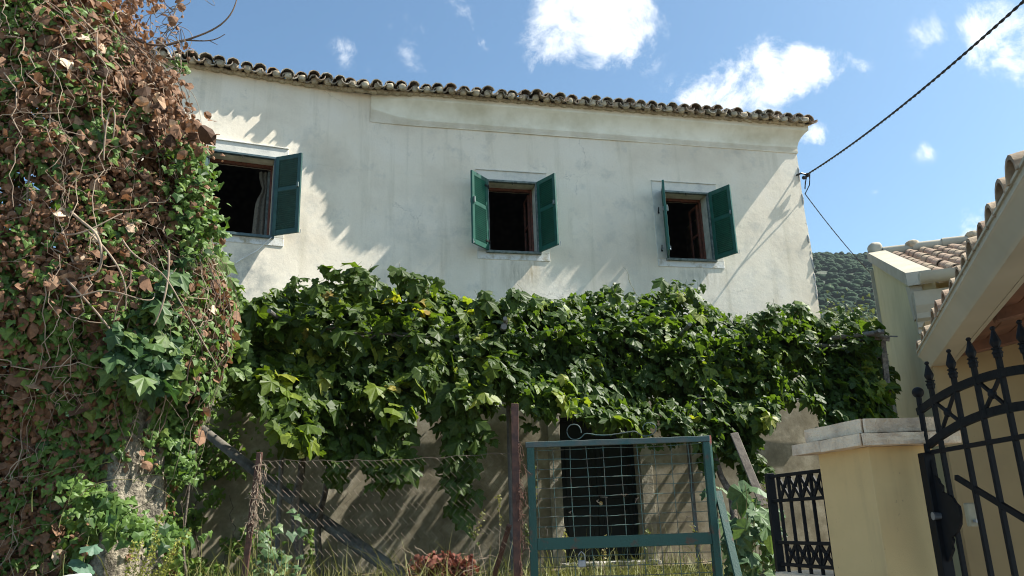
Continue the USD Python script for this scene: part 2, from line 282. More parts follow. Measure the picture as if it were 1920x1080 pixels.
SOFFIT = mat_plain("soffit_wood", (.15, .064, .032), .65, color2=(.085, .036, .018), scale=7, bscale=50, bump=.25)
CLAY = [mat_plain("clay_tile_buff", (.37, .285, .19), .9, color2=(.17, .125, .08), scale=13, bscale=80, bump=.35),
        mat_plain("clay_tile_pink", (.36, .255, .175), .9, color2=(.18, .12, .08), scale=11, bscale=80, bump=.35)]
CAP_STONE = mat_plain("pale_cap_stone", (.76, .60, .43), .9, color2=(.43, .32, .23), scale=6, bscale=38, bump=.9, lo=.3, hi=.55, bdist=.02)
RUBBLE = [mat_plain("rubble_pale", (.50, .48, .45), .9, color2=(.40, .38, .35), scale=7, bscale=40, bump=.6), mat_plain("rubble_grey", (.48, .46, .43), .9, color2=(.27, .26, .24), scale=8, bscale=40, bump=.6)]
EARTH = mat_plain("earth", (.16, .12, .08), .95, color2=(.07, .065, .035), scale=2.5, bscale=25, bump=.6)
ROAD = mat_plain("concrete_road", (.22, .205, .185), .9, color2=(.17, .16, .145), scale=1.2, bscale=90, bump=.3)
BLACK_CABLE = mat_plain("black_cable", (.02, .02, .022), .5, scale=20, bump=.05)
WHITE_CORD = mat_plain("white_cord", (.78, .78, .76), .5, scale=20, bump=.02)
BRASS = mat_plain("brass", (.55, .43, .2), .35, scale=20, bump=.02, metallic=.8)
PLASTIC_BEIGE = mat_plain("beige_plastic", (.30, .26, .17), .4, scale=20, bump=.02)
GREY_METAL = mat_plain("grey_metal", (.35, .35, .36), .4, scale=20, bump=.05, metallic=.7)
MORTAR = mat_plain("tile_mortar", (.50, .43, .31), .95, color2=(.27, .22, .15), scale=8, bscale=40, bump=.6)
GLASS = usdkit.material(stage, L("window_glass"), {"f": ("fresnel", {"IOR": 1.5}), "t": ("transparent_bsdf", {"color": (.92, .94, .93)}), "g": ("glossy_bsdf", {"roughness": .03, "color": (.9, .9, .9)}), "m": ("mix_closure", {})},
                        [("f.fac", "m.fac"), ("t.BSDF", "m.closure1"), ("g.BSDF", "m.closure2")], surface="m.closure")
VINE_LEAF = mat_leaf("vine_leaf", [(0, (.042, .078, .014)), (.25, (.080, .128, .017)), (.55, (.130, .185, .022)), (.85, (.19, .245, .030)), (.965, (.26, .28, .04)), (1, (.30, .20, .05))], trans=.5, rough=.48, spec=.32, tboost=(1.5, 1.45, .5))
VINE_LEAF_R = mat_leaf("vine_leaf_dark", [(0, (.038, .074, .015)), (.3, (.072, .124, .018)), (.65, (.118, .178, .024)), (.92, (.175, .24, .032)), (1, (.25, .27, .045))], trans=.5, rough=.48, spec=.32, tboost=(1.5, 1.45, .5))
CREEPER_LEAF = mat_leaf("climbing_leaf", [(0, (.026, .062, .026)), (.4, (.043, .092, .034)), (.75, (.07, .13, .04)), (1, (.125, .185, .048))], trans=.36, rough=.5, spec=.3)
IVY_LEAF = mat_leaf("ivy_leaf", [(0, (.028, .064, .020)), (.35, (.050, .105, .028)), (.65, (.088, .160, .034)), (.9, (.14, .22, .042)), (1, (.19, .25, .06))], trans=.36, rough=.5, spec=.3)
DEAD_LEAF = mat_leaf("dead_leaf", [(0, (.05, .029, .018)), (.3, (.135, .073, .042)), (.6, (.25, .142, .085)), (.82, (.42, .28, .18)), (1, (.68, .55, .40))], trans=.22, rough=.7, spec=.2, tboost=(1.2, .95, .7))
RED_DEAD = mat_leaf("red_dead_leaf", [(0, (.06, .022, .016)), (.5, (.13, .045, .032)), (.85, (.22, .085, .06)), (1, (.30, .16, .10))], trans=.2, rough=.75, spec=.15, tboost=(1.2, .8, .6))
WEED_LEAF = mat_leaf("weed_leaf", [(0, (.05, .10, .045)), (.5, (.085, .15, .06)), (1, (.15, .22, .08))], trans=.3, rough=.5, spec=.35)
MALLOW_LEAF = mat_leaf("mallow_leaf", [(0, (.055, .115, .075)), (.5, (.085, .155, .10)), (1, (.13, .205, .13))], trans=.25, rough=.55, spec=.3)
BUD = mat_leaf("flower_bud", [(0, (.16, .17, .03)), (.5, (.24, .25, .05)), (1, (.32, .31, .08))], trans=.25, rough=.6, spec=.2)
GRASS = mat_leaf("grass_blade", [(0, (.07, .10, .025)), (.4, (.12, .15, .04)), (.7, (.22, .21, .08)), (1, (.38, .31, .16))], trans=.3, rough=.55, spec=.3, tboost=(1.2, 1.2, .6))
OLIVE = mat_leaf("olive_leaf", [(0, (.05, .07, .03)), (.5, (.09, .115, .05)), (1, (.15, .17, .085))], trans=.25, rough=.55, spec=.3)
SCRUB = mat_leaf("hill_scrub", [(0, (.008, .028, .012)), (.5, (.013, .040, .016)), (1, (.024, .056, .020))], trans=.15, rough=.8, spec=.1)
HILL_MAT = mat_plain("hillside", (.055, .065, .04), .95, color2=(.018, .034, .018), scale=.06, bscale=.5, bump=.3, bdist=.5)
GRAPE = usdkit.material(stage, L("green_grape"), {"p": ("principled_bsdf", {"base_color": (.42, .45, .14), "roughness": .3, "subsurface_weight": .3, "subsurface_radius": (.01, .01, .005), "subsurface_scale": 1.0})}, [], surface="p.BSDF")

# ------------------------------------------------------------------ ground, road, hill
def garden_h(x, y):
    x, y = np.asarray(x, float), np.asarray(y, float)
    t = np.clip((y - 4.45) / .3, 0, 1); left = np.clip((1.5 - x) / .2, 0, 1)
    left = np.where(y > 5.3, np.clip((3.6 - x) / .6, 0, 1), left)
    g = .98 + .02 * np.sin(x * 2.1) - .07 * np.clip((y - 7) / 6, 0, 1)
    back = np.clip((y - 16) / 120, 0, 1) * 5
    return t * left * g + back - .02
def grid_mesh(xs, ys, fn):
    X, Y = np.meshgrid(xs, ys, indexing="ij"); Z = fn(X, Y); n, m = X.shape
    i, j = np.meshgrid(np.arange(n - 1), np.arange(m - 1), indexing="ij")
    q = np.stack([i * m + j, (i + 1) * m + j, (i + 1) * m + j + 1, i * m + j + 1], -1).reshape(-1, 4)
    return np.stack([X, Y, Z], -1).reshape(-1, 3), q
xs = np.unique(np.concatenate([np.linspace(-2500, -30, 16), np.linspace(-30, -6, 13), np.arange(-6, 6.01, .1), np.linspace(6, 40, 18), np.linspace(40, 2500, 16)]).round(4))
ys = np.unique(np.concatenate([np.linspace(-2500, -10, 14), np.linspace(-10, 4, 15), np.arange(4, 7, .1), np.arange(7, 14, .25), np.linspace(14, 60, 20), np.linspace(60, 3000, 20)]).round(4))
def ground_h(x, y):
    return garden_h(x, y) + .05 * (meshkit.fbm(np.stack([x * .9, y * .9, 0 * x + 3.3], -1), 3, 2) - .5) * np.clip((y - 4.6) * 2, 0, 1)
solo("ground", grid_mesh(xs, ys, ground_h), EARTH, kind="structure", smooth=True)
solo("road", grid_mesh(np.linspace(-40, 40, 41), np.linspace(-6, 4.2, 6), lambda x, y: 0 * x + .0), ROAD, kind="structure")

def hill_h(x, y):
    r = np.hypot(x, y); az = np.degrees(np.arctan2(x, y))
    ridge = 221 + 34 * (meshkit.fbm(np.stack([az / 14 + 20, 0 * az + 1.7, 0 * az], -1), 3, 5) - .5) - .28 * (az - 20)
    prof = np.clip((r - 170) / (800 - 170), 0, 1); prof = prof * prof * (3 - 2 * prof)
    back = np.clip(1 - (r - 830) / 900, 0, 1)
    return ridge * prof * back + 26 * prof * (meshkit.fbm(np.stack([x / 130, y / 130, 0 * x], -1), 4, 9) - .5) - 1.5 + 5 * np.clip((r - 16) / 120, 0, 1)
az = np.radians(np.linspace(-75, 75, 151)); rr = np.concatenate([np.linspace(150, 860, 72), np.linspace(900, 1800, 14)])
AZ, RR = np.meshgrid(az, rr, indexing="ij"); HX, HY = RR * np.sin(AZ), RR * np.cos(AZ); HZ = hill_h(HX, HY)
n_, m_ = HX.shape; i_, j_ = np.meshgrid(np.arange(n_ - 1), np.arange(m_ - 1), indexing="ij")
solo("hill", (np.stack([HX, HY, HZ], -1).reshape(-1, 3), np.stack([i_ * m_ + j_, (i_ + 1) * m_ + j_, (i_ + 1) * m_ + j_ + 1, i_ * m_ + j_ + 1], -1).reshape(-1, 4)[:, ::-1]), HILL_MAT, kind="structure", smooth=True)

# scrub wood on the hill: point-instanced shrubs
def scrub_proto(seed):
    r = np.random.default_rng(seed); mb = MB()
    for k in range(5):
        m = trimesh.creation.icosphere(2, 1.0); v = np.array(m.vertices)
        v *= (1 + .55 * (meshkit.fbm(v * 2.2 + seed * 3 + k, 3, seed + k) - .5) + r.normal(0, .05, len(v)))[:, None]
        mb.add(v * r.uniform(.5, .8) * [1, 1, .8] + np.array([r.uniform(-.6, .6), r.uniform(-.6, .6), r.uniform(.1, .7)]), m.faces)
    return mb.mesh()
pi_path = "/World/hill_scrub"
pi = UsdGeom.PointInstancer.Define(stage, pi_path); setdata(pi.GetPrim(), "dark green scrub and trees covering the distant hillside", "scrub", None, "stuff")
for k in range(4):
    usdkit.mesh(stage, f"{pi_path}/shrub_{k + 1:03d}" if k else f"{pi_path}/shrub", scrub_proto(k + 1), SCRUB, True)
pi.CreatePrototypesRel().SetTargets([Sdf.Path(f"{pi_path}/shrub_{k + 1:03d}" if k else f"{pi_path}/shrub") for k in range(4)])
NS = 26000
saz = np.radians(rng.uniform(-40, 60, NS)); srr = np.sqrt(rng.uniform(180 ** 2, 850 ** 2, NS))
sx, sy = srr * np.sin(saz), srr * np.cos(saz)
keep = meshkit.fbm(np.stack([sx / 45, sy / 45, 0 * sx], -1), 3, 4) > .24
sx, sy = sx[keep], sy[keep]; sz = hill_h(sx, sy)
pi.CreatePositionsAttr(Vt.Vec3fArray.FromNumpy(np.stack([sx, sy, sz - .3], -1).astype(np.float32)))
sc = rng.uniform(1.6, 4.6, len(sx)); pi.CreateScalesAttr(Vt.Vec3fArray.FromNumpy(np.stack([sc, sc, sc * rng.uniform(.7, 1.2, len(sx))], -1).astype(np.float32)))
pi.CreateProtoIndicesAttr(Vt.IntArray.FromNumpy(rng.integers(0, 4, len(sx)).astype(np.int32)))
qa = rng.uniform(0, np.pi, len(sx))
pi.CreateOrientationsAttr(Vt.QuathArray([Gf.Quath(float(math.cos(a)), 0, 0, float(math.sin(a))) for a in qa]))

# ------------------------------------------------------------------ the old house
DW = np.array([.976333, .216272, 0.0]); NW = np.array([DW[1], -DW[0], 0.0]); A0 = np.array([.0176, 13.0, 0.0])
_ss = np.arange(-8, -1.19, .02)[::-1]                  # the front bends towards the viewer at its left part
_yaw = 77.51 - 9.65 * np.clip((-1.5 - _ss) / 2.0, 0, 1) ** 1 * 1.0
_yr = np.radians(_yaw); _dx = np.stack([np.sin(_yr), np.cos(_yr)], 1)
_C = np.zeros((len(_ss), 2)); _C[0] = (A0 + DW * _ss[0])[:2]
for k in range(1, len(_ss)): _C[k] = _C[k - 1] + _dx[k] * (_ss[k] - _ss[k - 1])
def hp(s, n, z):
    """house coordinates: along the front, out of the front, up"""
    s, n, z = np.broadcast_arrays(np.asarray(s, float), np.asarray(n, float), np.asarray(z, float))
    out = A0 + s[..., None] * DW + n[..., None] * NW
    o = np.argsort(_ss); bx = np.interp(s, _ss[o], _C[o, 0]); by = np.interp(s, _ss[o], _C[o, 1]); yw = np.interp(s, _ss[o], _yr[o])
    lx, ly = bx + n * np.cos(yw), by - n * np.sin(yw)
    left = s < -1.25
    out[..., 0] = np.where(left, lx, out[..., 0]); out[..., 1] = np.where(left, ly, out[..., 1]); out[..., 2] = z
    return out
def hmap(mesh): return trimesh.Trimesh(hp(mesh.vertices[:, 0], mesh.vertices[:, 1], mesh.vertices[:, 2]), mesh.faces, process=False)
def hbox(s0, s1, n0, n1, z0, z1, bevel=.004, sub=None):
    mb = MB().box(((s0 + s1) / 2, (n0 + n1) / 2, (z0 + z1) / 2), ((s1 - s0) / 2, 0, 0), (0, (n1 - n0) / 2, 0), (0, 0, (z1 - z0) / 2), bevel)
    m = mb.mesh()
    if sub: m = m.subdivide_to_size(sub)
    if np.linalg.det(np.stack([DW, NW, [0, 0, 1]])) < 0: m = trimesh.Trimesh(m.vertices, m.faces[:, ::-1], process=False)
    return hmap(m)
house = thing("old_house", "old whitewashed two storey house with green shutters behind the grape vine", "house", base=hp(1.5, 0, .9))
S0, S1, ZT = -6.2, 5.77, 8.86
WIN = [(-5.03, -3.98, 6.04, 7.42), (-.42, .49, 6.04, 7.37), (2.86, 3.78, 6.03, 7.36)]
DOOR = (.70, 2.05, .80, 3.23)
poly = sg.box(S0, .4, S1, ZT)
for s0, s1, z0, z1 in WIN + [DOOR]: poly = poly.difference(sg.box(s0, z0, s1, z1))
w = trimesh.creation.extrude_polygon(poly, .5, engine="earcut")
w = w.subdivide_to_size(.3)
v = np.stack([w.vertices[:, 0], w.vertices[:, 2] - .5, w.vertices[:, 1]], 1)
front = v[:, 1] > -.001
edge = np.ones(len(v))
for s0, s1, z0, z1 in WIN + [DOOR]:
    dd = np.maximum(np.maximum(s0 - v[:, 0], v[:, 0] - s1), np.maximum(z0 - v[:, 2], v[:, 2] - z1)); edge *= np.clip(dd / .4, 0, 1)
edge *= np.clip((ZT - v[:, 2]) / .6, 0, 1)
v[:, 1] += front * edge * .03 * (meshkit.fbm(np.stack([v[:, 0] * .7, v[:, 2] * .7, 0 * v[:, 0] + 5], -1), 4, 3) - .5)
right = (v[:, 0] > S1 - .001)
v[:, 0] += right * (.05 * (meshkit.fbm(np.stack([v[:, 2] * 2.2, v[:, 1] * 2, 0 * v[:, 0]], -1), 4, 8) - .5))
wall = part(house, "wall", trimesh.Trimesh(hp(v[:, 0], v[:, 1], v[:, 2]), w.faces, process=False), PLASTER, smooth=35)
part(house, "side_wall", hbox(S1 - .5, S1 - .01, -8, -.502, .4, ZT, 0), PLASTER)
part(house, "side_wall", hbox(S0 + .01, S0 + .5, -8, -.502, .4, ZT, 0), PLASTER)
part(house, "rear_wall", hbox(S0 + .02, S1 - .02, -8.4, -8.002, .4, ZT, 0), PLASTER)
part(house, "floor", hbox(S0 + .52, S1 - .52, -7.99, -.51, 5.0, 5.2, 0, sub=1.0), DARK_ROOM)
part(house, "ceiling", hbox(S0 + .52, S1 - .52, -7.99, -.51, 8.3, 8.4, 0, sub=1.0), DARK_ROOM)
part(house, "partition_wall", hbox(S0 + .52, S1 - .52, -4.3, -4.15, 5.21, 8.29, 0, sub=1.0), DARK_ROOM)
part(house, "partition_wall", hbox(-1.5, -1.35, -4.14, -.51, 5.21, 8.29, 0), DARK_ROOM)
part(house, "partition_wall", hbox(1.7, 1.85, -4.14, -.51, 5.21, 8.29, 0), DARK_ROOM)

# rough quoin stones where the render has fallen from the right corner
r_ = np.random.default_rng(3); z = 3.0; mbq = []
while z < 8.2:
    h = r_.uniform(.16, .34)
    m = rock((0, 0, 0), (r_.uniform(.028, .04), r_.uniform(.10, .16), h * .66), int(z * 50), 2, .38)
    vv = m.vertices; pp = hp(S1 - .012 + vv[:, 0], -.12 + vv[:, 1], z + h / 2 + vv[:, 2])
    part(house, "quoin_stone", trimesh.Trimesh(pp, m.faces, process=False), RUBBLE[1], smooth=40); z += h

# cornice: a cove under the eaves, returned round the right corner
prof = [(0.0, 8.325), (.022, 8.325), (.028, 8.355), (.022, 8.385), (.03, 8.46), (.055, 8.54), (.10, 8.62), (.165, 8.69), (.225, 8.735), (.245, 8.745), (.245, 8.84), (0.0, 8.84)]
def cornice():
    path = lambda o: np.array([(-2.46, min(o, .03) * .7)] + [(x, .82 * o * min(1, .25 + .75 * (x + 2.44) / .9) if x < -1.5 else .82 * o) for x in (-2.44, -2.2, -2.0, -1.8, -1.6)] + [(x, .82 * o) for x in np.linspace(-1.4, 5.0, 14)] + [(S1 + .82 * o, .82 * o), (S1 + .82 * o, -7.9)])
    rows = [np.column_stack([path(o), np.full(len(path(o)), zz)]) for o, zz in prof]; P = np.array(rows); a, b = P.shape[:2]
    i, j = np.meshgrid(np.arange(a - 1), np.arange(b - 1), indexing="ij")
    q = np.stack([i * b + j, i * b + j + 1, (i + 1) * b + j + 1, (i + 1) * b + j], -1).reshape(-1, 4)
    V = P.reshape(-1, 3); pl = sg.Polygon(prof); tv, tf = trimesh.creation.triangulate_polygon(pl, engine="earcut")
    mb = MB().add(hp(V[:, 0], V[:, 1], V[:, 2]), q)
    mb.add(hp(np.full(len(tv), -2.46), np.minimum(tv[:, 0], .03) * .7, tv[:, 1]), tf)
    return mb
part(house, "cornice", cornice(), CORNICE, smooth=30)

# roof: deck, mortar bed, cover and pan tiles
def eave_n(s): return .23 + .17 * np.clip((np.asarray(s) + 3.6) / 2.0, 0, 1)
SL = math.tan(math.radians(19)); ZE = 8.83
def deck():
    ss = np.linspace(S0 - .1, S1 + .28, 40); nn = np.array([-.2, -3.8, -8.3])
    zz = np.array([ZE + .02, ZE + .02 + 3.9 * SL, ZE])
    P = np.array([[hp(s, (eave_n(s) - .16 if k == 0 else n), z) for k, (n, z) in enumerate(zip(nn, zz))] for s in ss]); a, b = P.shape[:2]
    i, j = np.meshgrid(np.arange(a - 1), np.arange(b - 1), indexing="ij")
    q = np.stack([i * b + j, (i + 1) * b + j, (i + 1) * b + j + 1, i * b + j + 1], -1).reshape(-1, 4)
    return P.reshape(-1, 3), q
roof = part(house, "roof", deck(), MORTAR)
def tile_shell(s, n0, z0, length, r0, r1, up, tilt, roll, jit, thick=.016):
    """half round tile lying down the slope: s centre, n0 the lower end (outwards), r0/r1 radii at lower and upper end"""
    seg = 8; a = np.linspace(0, np.pi, seg + 1); V = []
    for t, rr_ in ((0, r0), (.5, (r0 + r1) / 2), (1, r1)):
        for q in (rr_, rr_ - thick):
            cs = s + jit[0] * t + q * np.cos(a + roll); cz = q * np.sin(a + roll) * .95 * (1 if up else -1)
            n = n0 - t * length + 0 * a; zc = z0 + t * length * tilt + cz
            V.append(np.stack([cs, n, zc], 1))
    V = np.vstack(V); k = seg + 1; f = []
    for t in range(2):
        o0, i0, o1, i1 = 2 * t * k, (2 * t + 1) * k, (2 * t + 2) * k, (2 * t + 3) * k
        for e in range(seg):
            f += [[o0 + e, o1 + e, o1 + e + 1, o0 + e + 1], [i0 + e, i0 + e + 1, i1 + e + 1, i1 + e]]
        f += [[o0, i0, i1, o1], [o0 + seg, o1 + seg, i1 + seg, i0 + seg]]
    for e in range(seg):
        f += [[e, e + 1, k + e + 1, k + e], [4 * k + e, 5 * k + e, 5 * k + e + 1, 4 * k + e + 1]]
    V[:, 2] += .004 * np.sin(V[:, 0] * 90 + V[:, 1] * 40)
    return trimesh.Trimesh(hp(V[:, 0], V[:, 1], V[:, 2]), np.vstack([np.array(f)[:, [0, 1, 2]], np.array(f)[:, [0, 2, 3]]]), process=False)
tiles_far = MB(); r_ = np.random.default_rng(12); s = -6.25; count = 0
while s < S1 + .27:
    e0 = float(eave_n(s)); rough = r_.uniform(-1, 1)
    for row in range(6):
        mt = TILE[r_.integers(0, 3)]
        dn = r_.normal(0, .028); dz = r_.normal(0, .013); big = 1.0 + (.13 if r_.random() < .12 else 0)
        n0 = e0 - row * .34 + dn; z0 = ZE + .035 + row * .34 * SL
        c = tile_shell(s + r_.normal(0, .008), n0, z0 + .028 + dz, .42, .102 * big, .084, True, SL + r_.normal(0, .02), r_.normal(0, .11), (r_.normal(0, .03),))
        p_ = tile_shell(s + .108 + r_.normal(0, .008), n0 + r_.normal(-.02, .02), z0 + .045 + r_.normal(0, .006), .42, .088, .075, False, SL + r_.normal(0, .015), r_.normal(0, .06), (r_.normal(0, .015),))
        if row < 2:
            part(roof, "cover_tile", c, mt, smooth=40); part(roof, "pan_tile", p_, TILE[r_.integers(0, 3)], smooth=40)
            if row == 0 and r_.random() < .75:      # the doubled tile under the first cover, set a little back
                part(roof, "under_tile", tile_shell(s, n0 - .05, z0 - .004, .3, .082, .072, True, SL, 0, (0,)), TILE[r_.integers(0, 3)], smooth=40)
        else:
            tiles_far.tm(c); tiles_far.tm(p_)
    s += .216 + r_.normal(0, .008)
part(roof, "upper_tiles", tiles_far, TILE[0], smooth=40, kind="stuff")
mo = MB()
r2_ = np.random.default_rng(14); s2 = -6.25
while s2 < S1 + .2:
    mo.tm(rock(hp(s2 + r2_.normal(0, .01), float(eave_n(s2)) - .075 + r2_.normal(0, .015), ZE + .055), (.066, .05, .055), int(s2 * 100) + 2000, 1, .25)); s2 += .216
for s in np.arange(-6.2, S1 + .1, .07):
    e0 = float(eave_n(s)); mo.tm(rock(hp(s, e0 - .20, ZE + .022 + .012 * math.sin(s * 29)), (.06, .06, .035), int(s * 100) + 900, 1, .3))
part(roof, "mortar_bed", mo, MORTAR, smooth=50)

# windows
def shutter(wi, s_h, z0, z1, ds, dn, n_h, mats, lite, name_label=None):
    """hinged at s_h; the leaf runs from the hinge along (ds, dn)"""
    a = np.array([ds, dn]); W = .47; a = a / np.linalg.norm(a); b = np.array([-a[1], a[0]])
    def P(u, t, z): return hp(s_h + a[0] * u + b[0] * t, n_h + a[1] * u + b[1] * t, z)
    def pb(u0, u1, t0, t1, za, zb, bev=.003):
        c = P((u0 + u1) / 2, (t0 + t1) / 2, (za + zb) / 2); ex = P(u1, 0, 0) - P(u0, 0, 0); ey = P(0, t1, 0) - P(0, t0, 0)
        return MB().box(c, ex / 2, ey / 2, (0, 0, (zb - za) / 2), bev)
    fr = MB()
    for u0, u1 in ((0, .065), (W - .065, W)): q = pb(u0, u1, -.019, .019, z0, z1); fr.tm(q.mesh())
    zm = z0 + (z1 - z0) * .57
    rails = ((z0 + .0, z0 + .085), (zm - .035, zm + .035), (z1 - .075, z1))
    for za, zb in rails: fr.tm(pb(.066, W - .066, -.017, .017, za, zb).mesh())
    sh = part(house, "shutter", fr, mats, label=name_label)
    lv = MB()
    for za, zb in ((rails[0][1], rails[1][0]), (rails[1][1], rails[2][0])):
        k = int((zb - za) / .034)
        for i in range(k):
            zc = za + (i + .5) * (zb - za) / k
            c = P(W / 2, 0, zc); ex = P(W - .066, 0, 0) - P(.066, 0, 0); ey = unit(P(0, 1, 0) - P(0, 0, 0))
            o_ = 1 if ds < 0 else -1; d1 = ey * .75 * o_ + np.array([0, 0, -.66]); d2 = ey * .66 * o_ + np.array([0, 0, .75])
            lv.box(c, ex / 2, d1 * .0225, d2 * .003)
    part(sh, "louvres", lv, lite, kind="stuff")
    part(sh, "latch", MB().tm(pb(W - .05, W - .02, -.05, -.02, zm - .02, zm + .09).mesh()).tm(pb(W - .05, W - .02, .02, .045, zm - .01, zm + .07).mesh()), GREY_FRAME)
    for zz in (z0 + .15, z1 - .15): part(sh, "hinge", MB().tm(pb(-.03, .10, -.03, -.02, zz - .018, zz + .018).mesh()).tube([P(-.01, -.025, zz - .04), P(-.01, -.025, zz + .04)], .009, 6), BLACK_IRON)
    hook = MB().tube([P(W - .03, -.02, z0 + .03), P(W + .01, -.03, z0 - .01), P(W + .02, -.03, z0 + .06)], .006, 5)
    part(sh, "bolt", hook, GREY_METAL)
def window(k, frame_mat, shut_mat, lite, angs, lab):
    s0, s1, z0, z1 = WIN[k]
    def four(wd, n0, n1, o, bev=.004):
        return [("lintel", hbox(s0 - wd - o, s1 + wd + o, n0, n1, z1 + o, z1 + wd + o, bev, .3)), ("sill", hbox(s0 - wd - o, s1 + wd + o, n0, n1, z0 - wd * .75 - o, z0 - o, bev, .3)),
                ("jamb", hbox(s0 - wd - o, s0 - o, n0, n1, z0 - o + .001, z1 + o - .001, bev)), ("jamb", hbox(s1 + o, s1 + wd + o, n0, n1, z0 - o + .001, z1 + o - .001, bev))]
    su = part(house, "window_surround", hbox(s0 - .19, s1 + .19, .0, .032, z1 + .185, z1 + .203, .003, .3), STONE_TRIM)
    for nm, m in four(.18, -.02, .014, .003): part(su, nm, m, SILL_TRIM if nm == "sill" else STONE_TRIM)
    # outer frame the shutters close against
    of = MB()
    of.tm(hbox(s0 - .0, s1 + .0, -.02, .05, z1 - .035, z1 + .002)); of.tm(hbox(s0 - .03, s1 + .03, -.02, .065, z0 - .03, z0 + .012))
    of.tm(hbox(s0 - .002, s0 + .032, -.02, .05, z0 + .013, z1 - .036)); of.tm(hbox(s1 - .032, s1 + .002, -.02, .05, z0 + .013, z1 - .036))
    wf = part(house, "window", of, frame_mat, label=lab)
    part(wf, "hook", MB().tube([hp((s0 + s1) / 2, .05, z1 - .03), hp((s0 + s1) / 2, .055, z1 - .085)], .006, 5), BLACK_IRON)
    rv = MB()
    rv.tm(hbox(s0 + .033, s1 - .033, -.25, -.021, z1 - .028, z1 + .001)); rv.tm(hbox(s0 - .001, s0 + .028, -.25, -.021, z0, z1 - .029)); rv.tm(hbox(s1 - .028, s1 + .001, -.25, -.021, z0, z1 - .029)); rv.tm(hbox(s0 + .033, s1 - .033, -.30, -.021, z0 - .001, z0 + .02))
    part(wf, "reveal", rv, CREAM_REVEAL)
    cf = MB()
    cf.tm(hbox(s0 + .029, s1 - .029, -.32, -.251, z1 - .075, z1 - .002)); cf.tm(hbox(s0 + .002, s0 + .060, -.32, -.251, z0 + .021, z1 - .076)); cf.tm(hbox(s1 - .060, s1 - .002, -.32, -.251, z0 + .021, z1 - .076)); cf.tm(hbox(s0 + .061, s1 - .061, -.32, -.251, z0 + .003, z0 + .06))
    part(wf, "frame", cf, BROWN_WOOD)
    for sgn, sh in ((1, s1 - .075), (-1, s0 + .04)):
        W = (s1 - s0) / 2 - .1; za, zb = z0 + .07, z1 - .1; sa = MB()
        t0, t1 = (sh - .02, sh + .02)
        n1, n0 = -.325, -.325 - W
        dsx = -.10 * sgn                     # swung inwards a little past square
        def sb(na, nb, z_a, z_b):
            m = hbox(t0, t1, na, nb, z_a, z_b, .003); return m
        for na, nb in ((n0, n0 + .05), (n1 - .05, n1)): sa.tm(sb(na, nb, za, zb))
        for zc in (za + .025, (za + zb) / 2, zb - .025): sa.tm(sb(n0 + .051, n1 - .051, zc - .025, zc + .025))
        ps = part(wf, "sash", sa, BROWN_WOOD if k != 0 else GREY_FRAME)
        for zc0, zc1 in ((za + .05, (za + zb) / 2 - .025), ((za + zb) / 2 + .025, zb - .05)):
            c0, c1 = hp(sh, n0 + .05, zc0), hp(sh, n1 - .05, zc1)
            part(ps, "pane", MB().add([hp(sh, n0 + .05, zc0), hp(sh, n1 - .05, zc0), hp(sh, n1 - .05, zc1), hp(sh, n0 + .05, zc1)], [[0, 1, 2, 3]]), GLASS)
    (dl, nl), (dr, nr) = angs
    shutter(k, s0 + .0, z0 + .005, z1 - .005, dl, nl, .055, shut_mat, lite, "left shutter, swung out from the wall"); shutter(k, s1 - .0, z0 + .005, z1 - .005, dr, nr, .055, shut_mat, shut_mat, "right shutter, swung out from the wall")
window(0, TEAL_FRAME, TEAL_SHUT, TEAL_SHUT, ((-.30, .32), (.42, .33)), "leftmost window with blue green frame, half behind the ivy")
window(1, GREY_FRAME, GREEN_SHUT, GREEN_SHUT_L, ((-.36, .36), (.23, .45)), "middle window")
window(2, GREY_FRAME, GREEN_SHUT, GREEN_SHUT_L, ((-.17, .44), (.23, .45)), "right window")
# shutter holders on the wall beside the right window
for zz in (6.95, 6.22): part(house, "shutter_catch", MB().tube([hp(2.75, .03, zz - .05), hp(2.75, .06, zz), hp(2.76, .05, zz + .06)], .010, 6).ball(hp(2.75, .055, zz - .05), .018, 1), BLACK_IRON)
# curtain in the leftmost window
cu = MB(); s0, s1, z0, z1 = WIN[0]; cv = []
for t in np.linspace(0, 1, 14):
    zz = z1 - .12 - t * (z1 - z0 - .16)
    for u in np.linspace(0, 1, 10):
        wdt = .16 + .06 * t - .08 * math.exp(-((t - .25) / .12) ** 2)
        cv.append(hp(s1 - .075 - u * wdt, -.345 - .03 * math.sin(u * 14 + t), zz))
cu.add(cv, [[i * 10 + j, i * 10 + j + 1, i * 10 + j + 11, i * 10 + j + 10] for i in range(13) for j in range(9)])
part(house, "curtain", cu, mat_plain("lace_curtain", (.15, .135, .10), .9, color2=(.08, .07, .055), scale=30), smooth=True)

# door in the lower storey
dr = MB(); s0, s1, z0, z1 = DOOR
door = part(house, "door", hbox(s0 + .06, (s0 + s1) / 2 - .004, -.33, -.28, z0, z1 - .06), DOOR_GREEN, label="dark green double door, closed")
part(door, "door_leaf", hbox((s0 + s1) / 2 + .004, s1 - .06, -.33, -.28, z0, z1 - .06), DOOR_GREEN)
for a0, a1 in ((s0 + .14, (s0 + s1) / 2 - .09), ((s0 + s1) / 2 + .09, s1 - .14)):
    for za, zb in ((z0 + .2, z0 + .95), (z0 + 1.1, z1 - .35)): part(door, "panel", hbox(a0, a1, -.285, -.262, za, zb, .01), DOOR_GREEN)
part(door, "lock", MB().tube([hp(1.42, -.282, 1.83), hp(1.42, -.26, 1.83)], .032, 14), BRASS)
part(door, "handle", MB().tube([hp(1.43, -.28, 1.93), hp(1.43, -.24, 1.93), hp(1.53, -.235, 1.925)], .011, 8), GREY_METAL)
